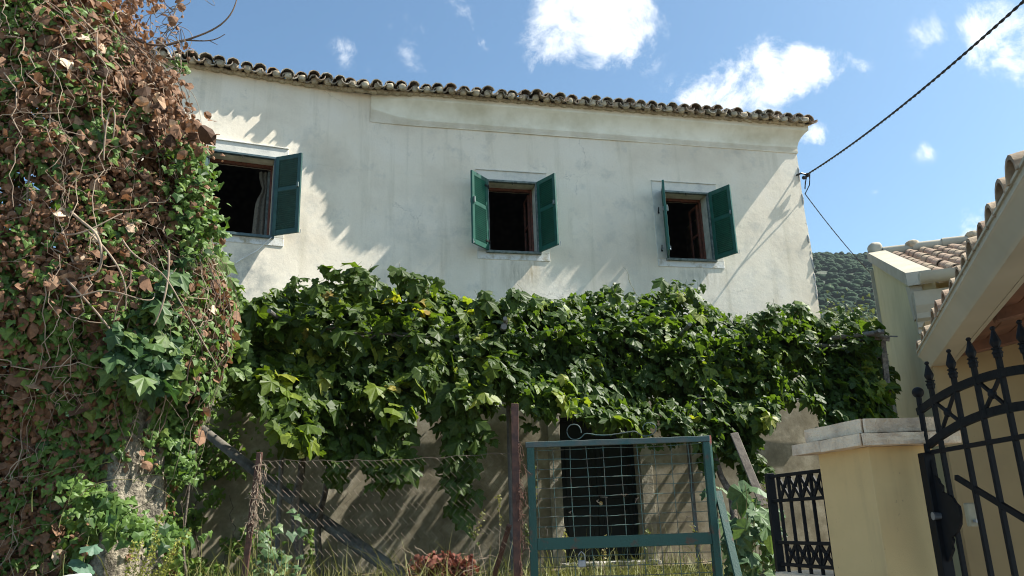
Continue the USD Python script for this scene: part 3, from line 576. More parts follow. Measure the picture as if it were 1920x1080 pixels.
part(house, "door_frame", MB().tm(hbox(s0 + .001, s0 + .058, -.36, -.25, z0, z1)).tm(hbox(s1 - .058, s1 - .001, -.36, -.25, z0, z1)).tm(hbox(s0 + .059, s1 - .059, -.36, -.25, z1 - .058, z1)), DOOR_GREEN)
part(house, "door_surround", MB().tm(hbox(s0 - .2, s0 - .002, -.02, .022, .8, z1 + .0, .004)).tm(hbox(s1 + .002, s1 + .2, -.02, .022, .8, z1 + .0, .004)).tm(hbox(s0 - .2, s1 + .2, -.02, .024, z1 + .002, z1 + .2, .004)), mat_plain("door_stone", (.42, .39, .31), .9, color2=(.22, .2, .15), scale=5, bscale=30, bump=.5))
part(house, "doorstep", hbox(s0 - .1, s1 + .1, -.3, .35, .8, .94, .01), RUBBLE[1])
part(house, "cable_bracket", MB().tube([hp(5.70, .0, 7.86), hp(5.74, .10, 7.86), hp(5.86, .10, 7.84)], .018, 6).ball(hp(5.87, .10, 7.83), .045, 1).ball(hp(5.80, .08, 7.78), .04, 1), BLACK_CABLE)
cord = [hp(-3.99, .06, 6.02), hp(-4.07, .05, 5.93), hp(-4.2, .05, 5.78), hp(-4.42, .04, 5.62), hp(-4.5, .03, 5.56)]
solo("white_cord", MB().tube(cord, .008, 6), WHITE_CORD, "thin white cord hanging slack from the sill of the leftmost window", "cord")

# ------------------------------------------------------------------ overhead cables
p0 = hp(5.86, .10, 7.84); p1 = at(2060, -128, 6.4); t = np.linspace(0, 1, 260)
mid = p0[None] * (1 - t)[:, None] + p1[None] * t[:, None]; mid[:, 2] -= .30 * 4 * t * (1 - t) * .5
dirx = unit(p1 - p0); sd = unit(np.cross(dirx, [0, 0, 1])); up_ = np.cross(sd, dirx)
cable = thing("power_cable", "thick black twisted power cable rising from the house corner to the upper right", "cable", base=p0)
for ph in (0, np.pi):
    an = t * 190 + ph
    part(cable, "strand", MB().tube(mid + .0095 * (np.cos(an)[:, None] * sd + np.sin(an)[:, None] * up_), .0102, 6), BLACK_CABLE, smooth=True)
q0 = p0 + [0, 0, 0]
part(cable, "tail", MB().tube([p0, p0 + [-.05, 0, -.16], hp(5.80, .06, 7.55)], .012, 6).tube([p0 + (p1 - p0) * .02, p0 + [0.02, 0, -.22], hp(5.79, .05, 7.45)], .010, 6), BLACK_CABLE)
b0 = hp(5.8, .04, 7.46); b1 = at(1640, 520, 17.0)
solo("thin_wire", MB().tube([b0 + (b1 - b0) * k + [0, 0, -.08 * 4 * k * (1 - k)] for k in np.linspace(0, 1, 14)], .009, 5), BLACK_CABLE, "thin wire running down from the house corner towards the wooded hill", "wire")

# ------------------------------------------------------------------ right: gate pillar, railing, iron gate
P_N = np.array([1.640, 3.80, 0.0]); LDIR = np.array([-.235, .972, 0.0]); RDIR = np.array([.998, .06, 0.0])
def quad(a, b, over=0.0):
    """plan of the pillar: near corner, then along the left face (a long) and the right face (b long)"""
    c = [P_N, P_N + LDIR * a, P_N + LDIR * a + RDIR * b, P_N + RDIR * b]
    q = sg.Polygon([p[:2] for p in c]); return q.buffer(over, join_style="mitre") if over else q
def prism(poly2, z0, z1, rnd=0.0):
    m = trimesh.creation.extrude_polygon(poly2, z1 - z0, engine="earcut"); m.apply_translation((0, 0, z0)); return m
pillar = thing("gate_pillar", "tan rendered gate pillar with pale two tier stone cap", "pillar", base=P_N)
sh_ = quad(.40, .31).buffer(-.006, join_style="mitre").buffer(.006)
part(pillar, "shaft", prism(sh_, 0, 1.845), TAN, smooth=30)
def cap_piece(poly2, z0, z1, seed, amp=.006):
    m = prism(poly2.buffer(-.008, join_style="mitre").buffer(.008, quad_segs=2), z0, z1).subdivide_to_size(.045)
    v = np.array(m.vertices); c = v.mean(0)
    k = meshkit.fbm(v * 14 + seed * 3.1, 4, seed) - .5; v += unit(v - c) * (k * 2 * amp)[:, None]
    v[:, 2] += .006 * (meshkit.fbm(v * 6 + seed, 2, seed + 4) - .5)
    return trimesh.Trimesh(v, m.faces, process=True)
def cut(poly2, p, d, side):
    """half of the slab on one side of the line through p along d"""
    n = np.array([-d[1], d[0]]) * side; d = np.asarray(d[:2]); p = np.asarray(p[:2]); B = 3
    return poly2.intersection(sg.Polygon([p - d * B + n * .002, p + d * B + n * .002, p + d * B + n * B, p - d * B + n * B]))
up_ = quad(.40, .31, .038); lo_ = quad(.40, .31, .085)
diag = unit(LDIR + RDIR)
for i, pc in enumerate([cut(up_, P_N, diag, 1), cut(up_, P_N, diag, -1)]): part(pillar, "upper_cap_stone", cap_piece(pc, 1.908, 1.972, i + 2), CAP_STONE, smooth=50)
left_half = cut(lo_, P_N, diag, 1)
for i, pc in enumerate([cut(left_half, P_N + LDIR * .24, RDIR, 1), cut(left_half, P_N + LDIR * .24, RDIR, -1), cut(lo_, P_N, diag, -1)]): part(pillar, "lower_cap_stone", cap_piece(pc, 1.846, 1.90, i + 12), CAP_STONE, smooth=50)

# low wall with the small railing
lw = thing("low_wall", "low rendered wall with pale coping under the black railing", "wall", base=(1.45, 4.7, 0))
wa, wb = P_N + LDIR * .42 + RDIR * .14, P_N + LDIR * .98 + RDIR * .14
part(lw, "body", MB().bar(wa + [0, 0, .6], wb + [0, 0, .6], .2, 1.2), TAN)
for k in range(2):
    a, b = wa + (wb - wa) * (k / 2 + .003), wa + (wb - wa) * ((k + 1) / 2 - .003)
    part(lw, "coping_stone", MB().bar(a + [0, 0, 1.226], b + [0, 0, 1.226], .28, .05, bevel=.008), CAP_STONE)
rl = thing("iron_railing", "black wrought iron railing with crossed panels beside the tan pillar", "railing", base=P_N + LDIR * .5)
ra = P_N + LDIR * .415 + RDIR * .03; rdir = LDIR; RLEN = .53
def rp(t, z): return ra + rdir * t + np.array([0, 0, z])
for z in (1.765, 1.63, 1.405, 1.29): part(rl, "rail", MB().bar(rp(0, z), rp(RLEN, z), .022, .018, bevel=.002), BLACK_IRON)
part(rl, "post", MB().bar(rp(RLEN - .0, 1.24), rp(RLEN - .0, 1.785), .045, .045, up=(1, 0, 0), bevel=.003), BLACK_IRON)
bars = np.linspace(.02, RLEN - .085, 5)
for t in bars: part(rl, "bar", MB().bar(rp(t, 1.245), rp(t, 1.765), .016, .016, up=(1, 0, 0), bevel=.0015), BLACK_IRON)
sidev = unit(np.cross(rdir, [0, 0, 1]))
for za, zb in ((1.63, 1.765), (1.29, 1.405)):
    for t0, t1 in zip(bars[:-1], bars[1:]):
        x = MB()
        x.bar(rp(t0, za), rp(t1, zb), .020, .009, up=sidev); x.bar(rp(t0, zb), rp(t1, za), .020, .009, up=sidev); x.ball(rp((t0 + t1) / 2, (za + zb) / 2), .016, 1)
        part(rl, "cross", x, BLACK_IRON)

# the big iron gate leaf, swung open towards us
GX = 1.89
gate = thing("iron_gate", "black wrought iron gate leaf with spear finials and arched top rail", "gate", base=(GX, 3.7, 0))
def gp(px, py): return at_x(px, py, GX)
def arc(pts):
    P = np.array([gp(*q) for q in pts]); yy = P[:, 1]; o = np.argsort(-yy); c = np.polyfit(yy, P[:, 2], 2); Y = np.linspace(yy.max(), 2.45, 26)
    return np.stack([np.full_like(Y, GX), Y, np.polyval(c, Y)], 1), c
def flat(pts, w, h):
    mb = MB()
    for a, b in zip(pts[:-1], pts[1:]): mb.bar(a, b + unit(b - a) * .003, w, h)
    return mb
up_arc, cu_ = arc([(1722, 773), (1760, 745), (1800, 725), (1860, 704), (1920, 692)])
lo_arc, cl_ = arc([(1742, 835), (1780, 806), (1820, 787), (1880, 768), (1920, 760)])
part(gate, "top_rail", flat(up_arc, .018, .034), BLACK_IRON); part(gate, "arch_rail", flat(lo_arc, .018, .034), BLACK_IRON)
ra_, rb_ = gp(1747, 848), gp(1915, 818); zr = ra_[2]
part(gate, "lock_rail", MB().bar((GX, ra_[1], zr), (GX, 2.45, zr + .0), .018, .018), BLACK_IRON)
part(gate, "bottom_rail", MB().bar((GX, ra_[1], .22), (GX, 2.45, .22), .02, .04), BLACK_IRON)
d0, d1 = gp(1793, 895), gp(1925, 975)
part(gate, "brace", MB().bar(d0, d0 + (d1 - d0) * 1.9, .016, .022), BLACK_IRON)
tips = [(1737, 678), (1778, 655), (1815, 633), (1860, 612), (1910, 600)]
barY = [gp(*q)[1] for q in tips]; sp = (barY[0] - barY[-1]) / 4
barY += [barY[-1] - sp * k for k in (1, 2, 3)]; tipZ = [gp(*q)[2] for q in tips]; tipZ += [tipZ[-1] + .012 * k for k in (1, 2, 3)]
for i, (y, zt) in enumerate(zip(barY, tipZ)):
    zb_ = np.polyval(cu_, y)
    b = part(gate, "bar", MB().bar((GX, y, .2), (GX, y, zt - .115), .019, .019, up=(1, 0, 0), bevel=.0015), BLACK_IRON)
    part(b, "finial", MB().lathe((GX, y, zt - .125), (GX, y, zt), [(0, .017), (.12, .018), (.13, .021), (.17, .021), (.18, .017), (.26, .016), (.27, .021), (.30, .021), (.31, .011), (.34, .014), (.46, .021), (.52, .0205), (.85, .007), (.88, .006), (.9, .0095), (.95, .011), (1, .006)], 8), BLACK_IRON, smooth=30)
for i in range(0, 7):
    y0, y1 = barY[i], barY[i + 1]
    if i % 2 == 1: continue
    zu0, zu1, zl0, zl1 = np.polyval(cu_, y0), np.polyval(cu_, y1), np.polyval(cl_, y0), np.polyval(cl_, y1)
    x = MB().bar((GX, y0, zu0), (GX, y1, zl1), .012, .012).bar((GX, y0, zl0), (GX, y1, zu1), .0121, .0121).ball((GX, (y0 + y1) / 2, (zu0 + zu1 + zl0 + zl1) / 4), .021, 2, (.7, 1, 1))
    part(gate, "cross", x, BLACK_IRON, smooth=35)
hy = gp(1742, 850)[1]
part(gate, "hinge_stile", MB().bar((GX - .015, hy, zr - .0), (GX - .015, hy + .01, .1), .06, .05, up=(1, 0, 0), bevel=.003), BLACK_IRON)
tb = gp(1715, 738)
part(gate, "ball_rod", MB().tube([(GX - .006, hy, zr), (GX - .004, hy, zr + .1), (GX, hy + .004, tb[2] - .015)], .013, 8).ball((GX, hy + .004, tb[2]), .026, 2), BLACK_IRON, smooth=40)
pl = MB()
pp = [(1746, 850), (1752, 870), (1757, 893), (1764, 899), (1767, 907), (1772, 912), (1772, 924), (1783, 928), (1792, 935), (1797, 944), (1803, 950), (1806, 965), (1806, 982), (1799, 998), (1794, 1003), (1790, 1005), (1792, 1013), (1790, 1022), (1792, 1030), (1788, 1041), (1784, 1050), (1770, 1060), (1745, 900)]
G = np.array([gp(*q) for q in pp])
pm = trimesh.creation.extrude_polygon(sg.Polygon(G[:, 1:3]).buffer(-.004).buffer(.008), .012, engine="earcut")
part(gate, "lock_plate", trimesh.Trimesh(np.stack([pm.vertices[:, 2] + GX - .016, pm.vertices[:, 0], pm.vertices[:, 1]], 1), pm.faces, process=False), BLACK_IRON)
k_ = gp(1770, 967); part(gate, "knob", MB().tube([k_ - [.05, 0, 0], k_ - [.015, 0, 0]], [.018, .014], 10), GREY_METAL, smooth=40)
l_ = gp(1816, 965); part(gate, "lock_box", MB().box(l_ + [.012, 0, 0], (.02, 0, 0), (0, .016, 0), (0, 0, .048), .004), PLASTIC_BEIGE)
part(gate, "lock_tongue", MB().box(gp(1825, 977) + [.012, 0, 0], (.006, 0, 0), (0, .012, 0), (0, 0, .006)), GREY_METAL)
sc_ = MB()
for dz in (0, .05, .1, .15): sc_.tube([gp(1853, 1035) + [0, .012, -dz * .3 + .02], gp(1853, 1035) + [0, .022, -dz * .3], gp(1855, 1035) + [0, .012, -dz * .3 - .012]], .007, 6)
part(gate, "scroll", sc_, BLACK_IRON)

# ------------------------------------------------------------------ right: porch with gutter, tiles and boarded soffit
PE = at(1740, 691, 5.0); GD = -np.array([math.sin(math.radians(20.3)), math.cos(math.radians(20.3)), 0]); GI = np.array([.938, -.347, 0.0])   # along the eave towards us; inwards
ZG = PE[2]; PL = 4.6; RS = .19
porch = thing("porch", "near porch at right with beige gutter, clay tiles and brown boarded soffit", "porch", base=PE * [1, 1, 0])
def pq(t, i, z): return PE * [1, 1, 0] + GD * t + GI * i + np.array([0, 0, z])
gprof = [(0, .015), (.012, 0), (.095, 0), (.10, .004), (.10, .012), (.018, .014), (.010, .022), (.006, .085), (-.012, .095), (-.016, .125), (-.004, .13), (.0, .118), (.09, .118), (.1, .118), (.1, .14), (.0, .14), (-.022, .132), (-.026, .09), (-.008, .075)]
gpoly = sg.Polygon([(0, .010), (.010, 0), (.112, 0), (.112, .11), (-.03, .11), (-.042, .106), (-.045, .080), (-.034, .072), (-.008, .03)])
def sweep(poly2, t0, t1, n=2):
    m = trimesh.creation.extrude_polygon(poly2, t1 - t0, engine="earcut"); v = m.vertices
    return trimesh.Trimesh(np.array([pq(t0 + q[2], q[0], ZG + q[1]) for q in v]), m.faces[:, ::-1], process=False)
part(porch, "gutter", sweep(gpoly, 0, PL), GUTTER, smooth=25)
part(porch, "gutter_bead", sweep(sg.box(-.050, .106, -.030, .116), -.003, PL), GUTTER)
part(porch, "fascia", sweep(sg.box(.113, -.002, .135, .15), -.004, PL), GUTTER)
# boarded soffit rising with the roof
for k in range(16):
    i0 = .136 + k * .118; sl = RS
    m = MB().box(pq(PL / 2, i0 + .057, ZG + .045 + (k + .5) * .118 * sl), GD * PL / 2, (GI + np.array([0, 0, sl])) * .0565, (0, 0, .009), .003)
    part(porch, "soffit_board", m, SOFFIT)
for k, t in enumerate((.5, 1.35, 2.2, 3.05, 3.9)):
    part(porch, "rafter", MB().bar(pq(t, .14, ZG + .02), pq(t, 2.0, ZG + .02 + 1.86 * RS - .03), .07, .08, bevel=.006), SOFFIT)
part(porch, "roof_deck", MB().box(pq(PL / 2, 1.0, ZG + .108 + .9 * RS), GD * PL / 2, (GI + np.array([0, 0, RS])) * .92, (0, 0, .012)), MORTAR)
def clay_tile(p_low, axis, side, length, r0, r1, up=True, thick=.014, seg=7):
    a = np.linspace(0, np.pi, seg + 1); V = []
    for t, rr_ in ((0, r0), (1, r1)):
        for q in (rr_, rr_ - thick):
            V.append(p_low + axis * length * t + np.outer(q * np.cos(a), side) + np.outer(q * np.sin(a) * (1 if up else -1), [0, 0, 1.0]))
    V = np.vstack(V); k = seg + 1; f = []
    for e in range(seg): f += [[e, 2 * k + e, 2 * k + e + 1, e + 1], [k + e, k + e + 1, 3 * k + e + 1, 3 * k + e], [e, e + 1, k + e + 1, k + e], [2 * k + e, 3 * k + e, 3 * k + e + 1, 2 * k + e + 1]]
    f += [[0, k, 3 * k, 2 * k], [seg, 2 * k + seg, 3 * k + seg, k + seg]]
    f = np.array(f); return trimesh.Trimesh(V, np.vstack([f[:, [0, 1, 2]], f[:, [0, 2, 3]]]), process=False)
ax = unit(GI + np.array([0, 0, RS])); r_ = np.random.default_rng(5)
for row in range(4):
    for k in range(int(PL / .205)):
        t = .08 + k * .205
        lo = pq(t, -.042 + row * .36 + r_.normal(0, .008), ZG + .104 + row * .36 * RS + r_.normal(0, .004))
        part(porch, "cover_tile", clay_tile(lo, ax, GD, .42, .072, .062), CLAY[r_.integers(0, 2)], smooth=40)
        part(porch, "pan_tile", clay_tile(lo + GD * .102 + np.array([0, 0, .040]) + ax * .03, ax, GD, .42, .070, .062, False), CLAY[r_.integers(0, 2)], smooth=40)
part(porch, "back_wall", MB().box(pq(.0, 1.3, 1.35) - GD * .02, GI * 1.28, GD * .09, (0, 0, 1.35)), TAN2)
part(porch, "front_post", MB().box(pq(4.2, .35, 1.2), GI * .12, GD * .12, (0, 0, 1.2), .01), TAN2)
cl = [at(1786, 560, 5.0), at(1778, 580, 4.95), at(1755, 598, 4.9), at(1748, 597, 4.9), at(1749, 585, 4.95), at(1765, 565, 5.0), at(1790, 545, 5.0)]
jb = thing("cable_junction", "dark cable junction with a hanging loop beside the porch tiles", "cable", base=at(1785, 560, 5.0))
part(jb, "loop", MB().tube(cl, .0045, 6), BLACK_CABLE, smooth=True)
part(jb, "sleeve", MB().tube([at(1775, 565, 4.98), at(1784, 552, 4.98), at(1800, 535, 5.0)], [.012, .02, .012], 8), mat_plain("brown_sleeve", (.13, .085, .06), .7, scale=20), smooth=True)

# ------------------------------------------------------------------ the yellow neighbour house
YC = at(1705, 512, 9.0) * [1, 1, 0]; a17 = math.radians(20)
YL = np.array([math.sin(a17), math.cos(a17), 0.0]); YR = np.array([math.cos(math.radians(24)), -math.sin(math.radians(24)), 0.0])
ZEV = 4.10; YLEN = 4.0; RISE = 1.5 / 4.0
yh = thing("yellow_house", "pale yellow house with clay tile roof and cream gutter at right", "house", base=YC)
def yp(l, r, z): return YC + YL * l + YR * r + np.array([0, 0, z])
def yprism(pts, r0, r1):
    """polygon of (l, z) in the gable's plane, thick along the front"""
    m = trimesh.creation.extrude_polygon(sg.Polygon(pts), r1 - r0, engine="earcut"); v = m.vertices
    return trimesh.Trimesh(np.array([yp(q[0], r0 + q[2], q[1]) for q in v]), m.faces, process=False)
gable = [(0, 0), (YLEN, 0), (YLEN, ZEV + YLEN * RISE - .0), (0, ZEV - .0)]
part(yh, "gable_wall", yprism(gable, 0, .25), PALE_YELLOW)
part(yh, "front_wall", MB().box(yp(.12, 3.27, (ZEV - .1) / 2), YL * .12, YR * 3.0, (0, 0, (ZEV - .1) / 2)), TAN)
part(yh, "rear_wall", MB().box(yp(YLEN - .13, 3.27, 2.7), YL * .12, YR * 3.0, (0, 0, 2.7)), PALE_YELLOW)
# raised cream verge along the gable, with its return at the eave
part(yh, "verge", yprism([(-.08, ZEV - .03), (YLEN + .06, ZEV - .03 + (YLEN + .14) * RISE), (YLEN + .06, ZEV + .13 + (YLEN + .14) * RISE), (-.08, ZEV + .13)], -.05, .22), CREAM_TRIM)
part(yh, "corner_pilaster", yprism([(-.03, ZEV - .42), (.10, ZEV - .42), (.30, ZEV - .029 + .09), (-.03, ZEV - .029)], -.03, .1), CREAM_TRIM)
part(yh, "corner_trim", MB().box(yp(YLEN + .03, -.0, 2.7), YL * .03, YR * .05, (0, 0, 2.75)), CREAM_TRIM)
part(yh, "verge_knob", MB().tm(rock(yp(YLEN + .02, .08, ZEV + .18 + YLEN * RISE), (.11, .12, .13), 4, 2, .1)), CREAM_TRIM, smooth=60)
def ymould(poly2, r0, r1):
    """profile of (outwards, z) swept along the front"""
    m = trimesh.creation.extrude_polygon(poly2, r1 - r0, engine="earcut"); v = m.vertices
    return trimesh.Trimesh(np.array([yp(-q[0], r0 + q[2], q[1]) for q in v]), m.faces[:, ::-1], process=False)
part(yh, "moulding", ymould(sg.Polygon([(0, ZEV - .60), (.05, ZEV - .60), (.05, ZEV - .55), (.09, ZEV - .53), (.09, ZEV - .47), (.14, ZEV - .44), (.15, ZEV - .38), (.20, ZEV - .30), (.22, ZEV - .14), (0, ZEV - .14)]), -.02, 6.2), CREAM_TRIM, smooth=20)
th = np.linspace(-math.pi, 0.0, 9); outer = [(.33 + .085 * math.cos(q), ZEV + .03 + .12 * math.sin(q)) for q in th]; inner = [(.33 + .075 * math.cos(q), ZEV + .03 + .11 * math.sin(q)) for q in th[::-1]]
for r0, r1 in ((.06, 1.5), (1.502, 3.2), (3.202, 6.2)): part(yh, "gutter", ymould(sg.Polygon(outer + inner), r0, r1), GUTTER, smooth=30)
part(yh, "gutter_end", ymould(sg.Polygon(outer), .045, .06), GUTTER)
for r in (.75, 1.5, 3.2): part(yh, "gutter_joint", ymould(sg.Polygon([(.33 + .089 * math.cos(q), ZEV + .03 + .125 * math.sin(q)) for q in th]).difference(sg.Polygon([(.33 + .084 * math.cos(q), ZEV + .04 + .119 * math.sin(q)) for q in th])), r - .02, r + .02), GUTTER, smooth=30)
part(yh, "roof_deck", MB().box(yp(YLEN / 2 - .1, 3.3, ZEV + (YLEN / 2) * RISE - .02), (YL + np.array([0, 0, RISE])) * (YLEN / 2 + .1), YR * 3.05, (0, 0, .02)), MORTAR)
yax = unit(YL + np.array([0, 0, RISE])); yt = MB(); r_ = np.random.default_rng(6)
for row in range(11):
    for k in range(29):
        l = -.30 + row * .38; r = .36 + k * .205
        lo = yp(l + r_.normal(0, .012), r + r_.normal(0, .006), ZEV + l * RISE + .05 + r_.normal(0, .006))
        c = clay_tile(lo, yax, YR, .45, .082, .068); q = clay_tile(lo + YR * .102 + np.array([0, 0, .045]), yax, YR, .45, .08, .068, False)
        if k < 13 and row < 11: part(yh, "cover_tile", c, CLAY[r_.integers(0, 2)], smooth=40); part(yh, "pan_tile", q, CLAY[r_.integers(0, 2)], smooth=40)
        else: yt.tm(c); yt.tm(q)
part(yh, "other_tiles", yt, CLAY[0], smooth=40, kind="stuff")
for k in range(14):
    a, b = yp(YLEN - .0, .2 + k * .44, ZEV + .12 + YLEN * RISE), yp(YLEN, .2 + (k + 1) * .44 + .04, ZEV + .12 + YLEN * RISE)
    part(yh, "ridge_tile", MB().tube([a, b], [.095, .075], 12), CREAM_TRIM, smooth=40)
    if k % 2 == 1: part(yh, "ridge_lump", rock(a + [0, 0, .06], (.1, .11, .07), k, 1, .2), MORTAR, smooth=60)
#PART3

# ------------------------------------------------------------------ green mesh gate and wire fence
GY = 6.6
gg = thing("mesh_gate", "teal painted garden gate with rusty wire mesh and scroll on top", "gate", base=(.82, GY, .95))
def g(px, py, dy=0.0): return at(px, py, GY + dy)
def gx(x, z, dy=0.0): return np.array([x, GY + dy, z])
zt = 2.142; xl, xr = .068, 1.57; zm0, zm1 = 1.345, 1.435
part(gg, "stile", MB().bar(gx(xl + .035, .92), gx(xl + .04, zt), .062, .04, up=(0, 1, 0), bevel=.003), GATE_TEAL)
part(gg, "stile", MB().bar(gx(xr - .03, .92), gx(xr - .03, zt), .055, .04, up=(0, 1, 0), bevel=.003), GATE_TEAL)
part(gg, "top_rail", MB().bar(gx(xl + .0, zt + .022), gx(xr, zt + .026), .04, .046, bevel=.003), GATE_RAIL)
part(gg, "middle_rail", MB().bar(gx(xl + .068, (zm0 + zm1) / 2), gx(xr - .06, (zm0 + zm1) / 2 + .005), .036, .09, bevel=.003), GATE_TEAL)
part(gg, "bottom_rail", MB().bar(gx(xl + .068, .955), gx(xr - .06, .955), .036, .05, bevel=.003), GATE_TEAL)
r_ = np.random.default_rng(31)
for i in range(11):
    x = xl + .085 + i * .1375
    part(gg, "upright_wire", MB().tube([gx(x + r_.normal(0, .004), z, .012 + r_.normal(0, .003)) for z in np.linspace(.98, zt, 6)], .0030, 5), GATE_WIRE)
for i in range(16):
    z = .99 + i * .0755
    if zm0 - .02 < z < zm1 + .02: continue
    part(gg, "cross_wire", MB().tube([gx(x, z + r_.normal(0, .003) + .004 * i * (x - .8) * .2, .006 + r_.normal(0, .003)) for x in np.linspace(xl + .06, xr - .05, 8)], .0030, 5), GATE_WIRE)
sc_ = [(1090, 812), (1086, 800), (1079, 796), (1070, 797), (1064, 804), (1064, 814), (1070, 822), (1080, 824), (1090, 820), (1098, 813), (1115, 815), (1135, 816), (1160, 813), (1185, 809), (1195, 811), (1205, 817), (1215, 817), (1225, 813), (1230, 805), (1228, 797), (1220, 793), (1211, 794), (1206, 800), (1207, 806)]
from scipy.interpolate import CubicSpline
S_ = np.array([g(*q) for q in sc_]); tt = np.linspace(0, len(S_) - 1, 110); S_ = CubicSpline(np.arange(len(S_)), S_)(tt)
part(gg, "scroll", MB().tube(S_, .0048, 6), GATE_RAIL, smooth=True)
for k in range(9):
    c = g(r_.uniform(1010, 1310), r_.uniform(850, 1000), -.01)
    part(gg, "caught_twig", MB().tube(c + np.cumsum(r_.normal(0, .014, (5, 3)) * [1, .4, 1], 0), .003, 4), TWIG)
gpst = thing("gate_post", "round teal gate post with red paint patch beside the mesh gate", "post", base=(1.62, 6.66, .9))
part(gpst, "post", MB().tube([at(1324, 817, 6.66), at(1334, 930, 6.66), at(1352, 1150, 6.66)], .040, 12), GATE_RED, smooth=40)
part(gpst, "brace", MB().bar(at(1346, 922, 6.7), at(1398, 1140, 6.2), .055, .035, up=(0, 1, 0), bevel=.003), GATE_TEAL)
pk = thing("padlock", "small grey padlock hanging under the middle rail of the mesh gate", "padlock", base=g(1091, 1050))
part(pk, "body", MB().box(g(1091, 1057, -.03), (.032, 0, 0), (0, .012, 0), (0, 0, .026), .006), GREY_METAL)
part(pk, "shackle", MB().tube([g(1086, 1050, -.03), g(1085, 1040, -.03), g(1090, 1034, -.03), g(1096, 1040, -.03), g(1097, 1050, -.03)], .005, 6), GREY_METAL, smooth=True)

wf_ = thing("wire_fence", "rusty chain link fence strung between two iron posts", "fence", base=(-1.0, 6.5, .95))
pa, pb_ = at(487, 848, 6.5), at(452, 1130, 6.5)
part(wf_, "post", MB().bar(pb_, pa, .045, .03, up=(0, 1, 0), bevel=.003), RUST, label="leaning left post wrapped in dry tendrils")
qa_, qb_ = at(965, 757, 6.5), at(971, 1130, 6.5)
part(wf_, "post", MB().bar(qb_, qa_, .060, .045, up=(0, 1, 0), bevel=.003), RUST, label="tall right post")
part(wf_, "strut", MB().bar(at(955, 985, 6.6), at(915, 1120, 7.1), .04, .03, up=(0, 1, 0), bevel=.003), RUST)
link = MB(); xa, xb = pa[0], qa_[0]; ztop = .5 * (at(500, 853, 6.5)[2] + at(955, 858, 6.5)[2]); dw = .112
nw = int((xb - xa) / (dw / 2)) + 1; r_ = np.random.default_rng(33)
for i in range(nw):
    pts = []; x0 = xa + i * dw / 2
    for j in range(34):
        z = ztop - j * dw / 2; x = x0 + (dw / 4 if j % 2 else -dw / 4)
        if not (xa - .01 + .0 < x < xb + .01): continue
        bulge = .035 * math.sin(x * 3.1 + 1) * math.sin((z - .9) * 2.4) + .012 * math.sin(x * 9 + z * 7)
        pts.append([x + .012 * math.sin(z * 8 + i * .3), 6.5 + bulge + (.003 if (i + j) % 2 else -.003), z - .03 * math.sin((x - xa) / (xb - xa) * math.pi)])
    if len(pts) > 2: link.tube(pts, .0013, 3, cap=False)
part(wf_, "chain_link", link, WIRE_MAT, kind="stuff")
tw = [np.array([x, 6.5 + .01 * math.sin(x * 5), ztop - .028 * math.sin((x - xa) / (xb - xa) * math.pi) + .006 * math.sin(x * 23)]) for x in np.linspace(xa, xb, 40)]
part(wf_, "top_wire", MB().tube(tw, .0019, 5), WIRE_MAT)
td = MB()
for k in range(46):
    t0 = r_.uniform(.02, .5); c = pa + (pb_ - pa) * t0
    td.tube(c + np.array([.02, -.03, 0]) + np.cumsum(np.vstack([r_.normal(0, .01, (1, 3)), r_.normal(0, .016, (7, 3)) + [0.002, 0, -.022]]), 0), .0024, 4)
part(wf_, "dry_tendrils", td, TWIG, kind="stuff")
td = MB()
for k in range(60):
    t0 = r_.uniform(.2, .98); c = qa_ + (qb_ - qa_) * t0
    td.tube(c + np.array([.03, -.03, 0]) + np.cumsum(np.vstack([r_.normal(0, .008, (1, 3)), r_.normal(0, .012, (6, 3)) + [0.001, 0, -.018]]), 0), .0020, 4)
part(wf_, "loose_wire", td, RUST, kind="stuff")

# leaning pale pole, plank
r_ = np.random.default_rng(34)
pp0, pp1 = at(352, 783, 9.6), at(782, 1100, 7.75)
solo("leaning_pole", MB().tube([pp0 + (pp1 - pp0) * t + [0, 0, -.04 * math.sin(t * math.pi)] for t in np.linspace(0, 1, 14)], np.linspace(.05, .07, 14), 14), PALE_POLE, "long pale grey pole leaning behind the chain link fence", "pole", smooth=40)
solo("wooden_plank", MB().bar(at(1376, 812, 7.7), at(1432, 948, 7.4), .075, .022, up=(0, 1, 0), bevel=.004), WOOD_GREY, "weathered grey wooden plank propped under the right end of the vine", "plank")

# ------------------------------------------------------------------ pergola of pipes
pg = thing("pergola", "grey pipe pergola hidden under the grape vine", "pergola", base=(1, 8.5, .9))
def yfront(x): return 7.95 + .26 * x
PX = [-2.3, -.08, 1.9, 4.2]; ZPG = 3.45
for x in PX: part(pg, "post", MB().tube([(x, yfront(x) + .55, .85), (x, yfront(x) + .55, ZPG)], .024, 8), STEEL, smooth=40)
part(pg, "front_beam", MB().tube([(x, yfront(x) + .55, ZPG + .05) for x in (-2.6, 0, 2, 4.35)], .027, 8), STEEL, smooth=40)
part(pg, "rear_beam", MB().tube([hp(s, .12, ZPG + .05) for s in (-3.2, -1.2, 2, 5.6)], .027, 8), STEEL, smooth=40)
part(pg, "cross_beam", MB().tube([at(945, 612, 7.9), at(938, 625, 9.2), at(930, 655, 12.7)], .032, 10), STEEL, smooth=40, label="pipe with its open end poking out of the leaves")
for x in PX: part(pg, "cross_beam", MB().tube([(x, yfront(x) - .1, ZPG + .10), (x, 12.95 + .22 * x, ZPG + .10)], .022, 8), STEEL, smooth=40)
part(pg, "pipe_stub", MB().tube([at(1560, 634, 9.3), at(1658, 622, 9.0)], .028, 10), STEEL, smooth=40)
part(pg, "rod", MB().tube([at(1600, 628, 9.2), at(1683, 631, 8.95)], .009, 6), STEEL)
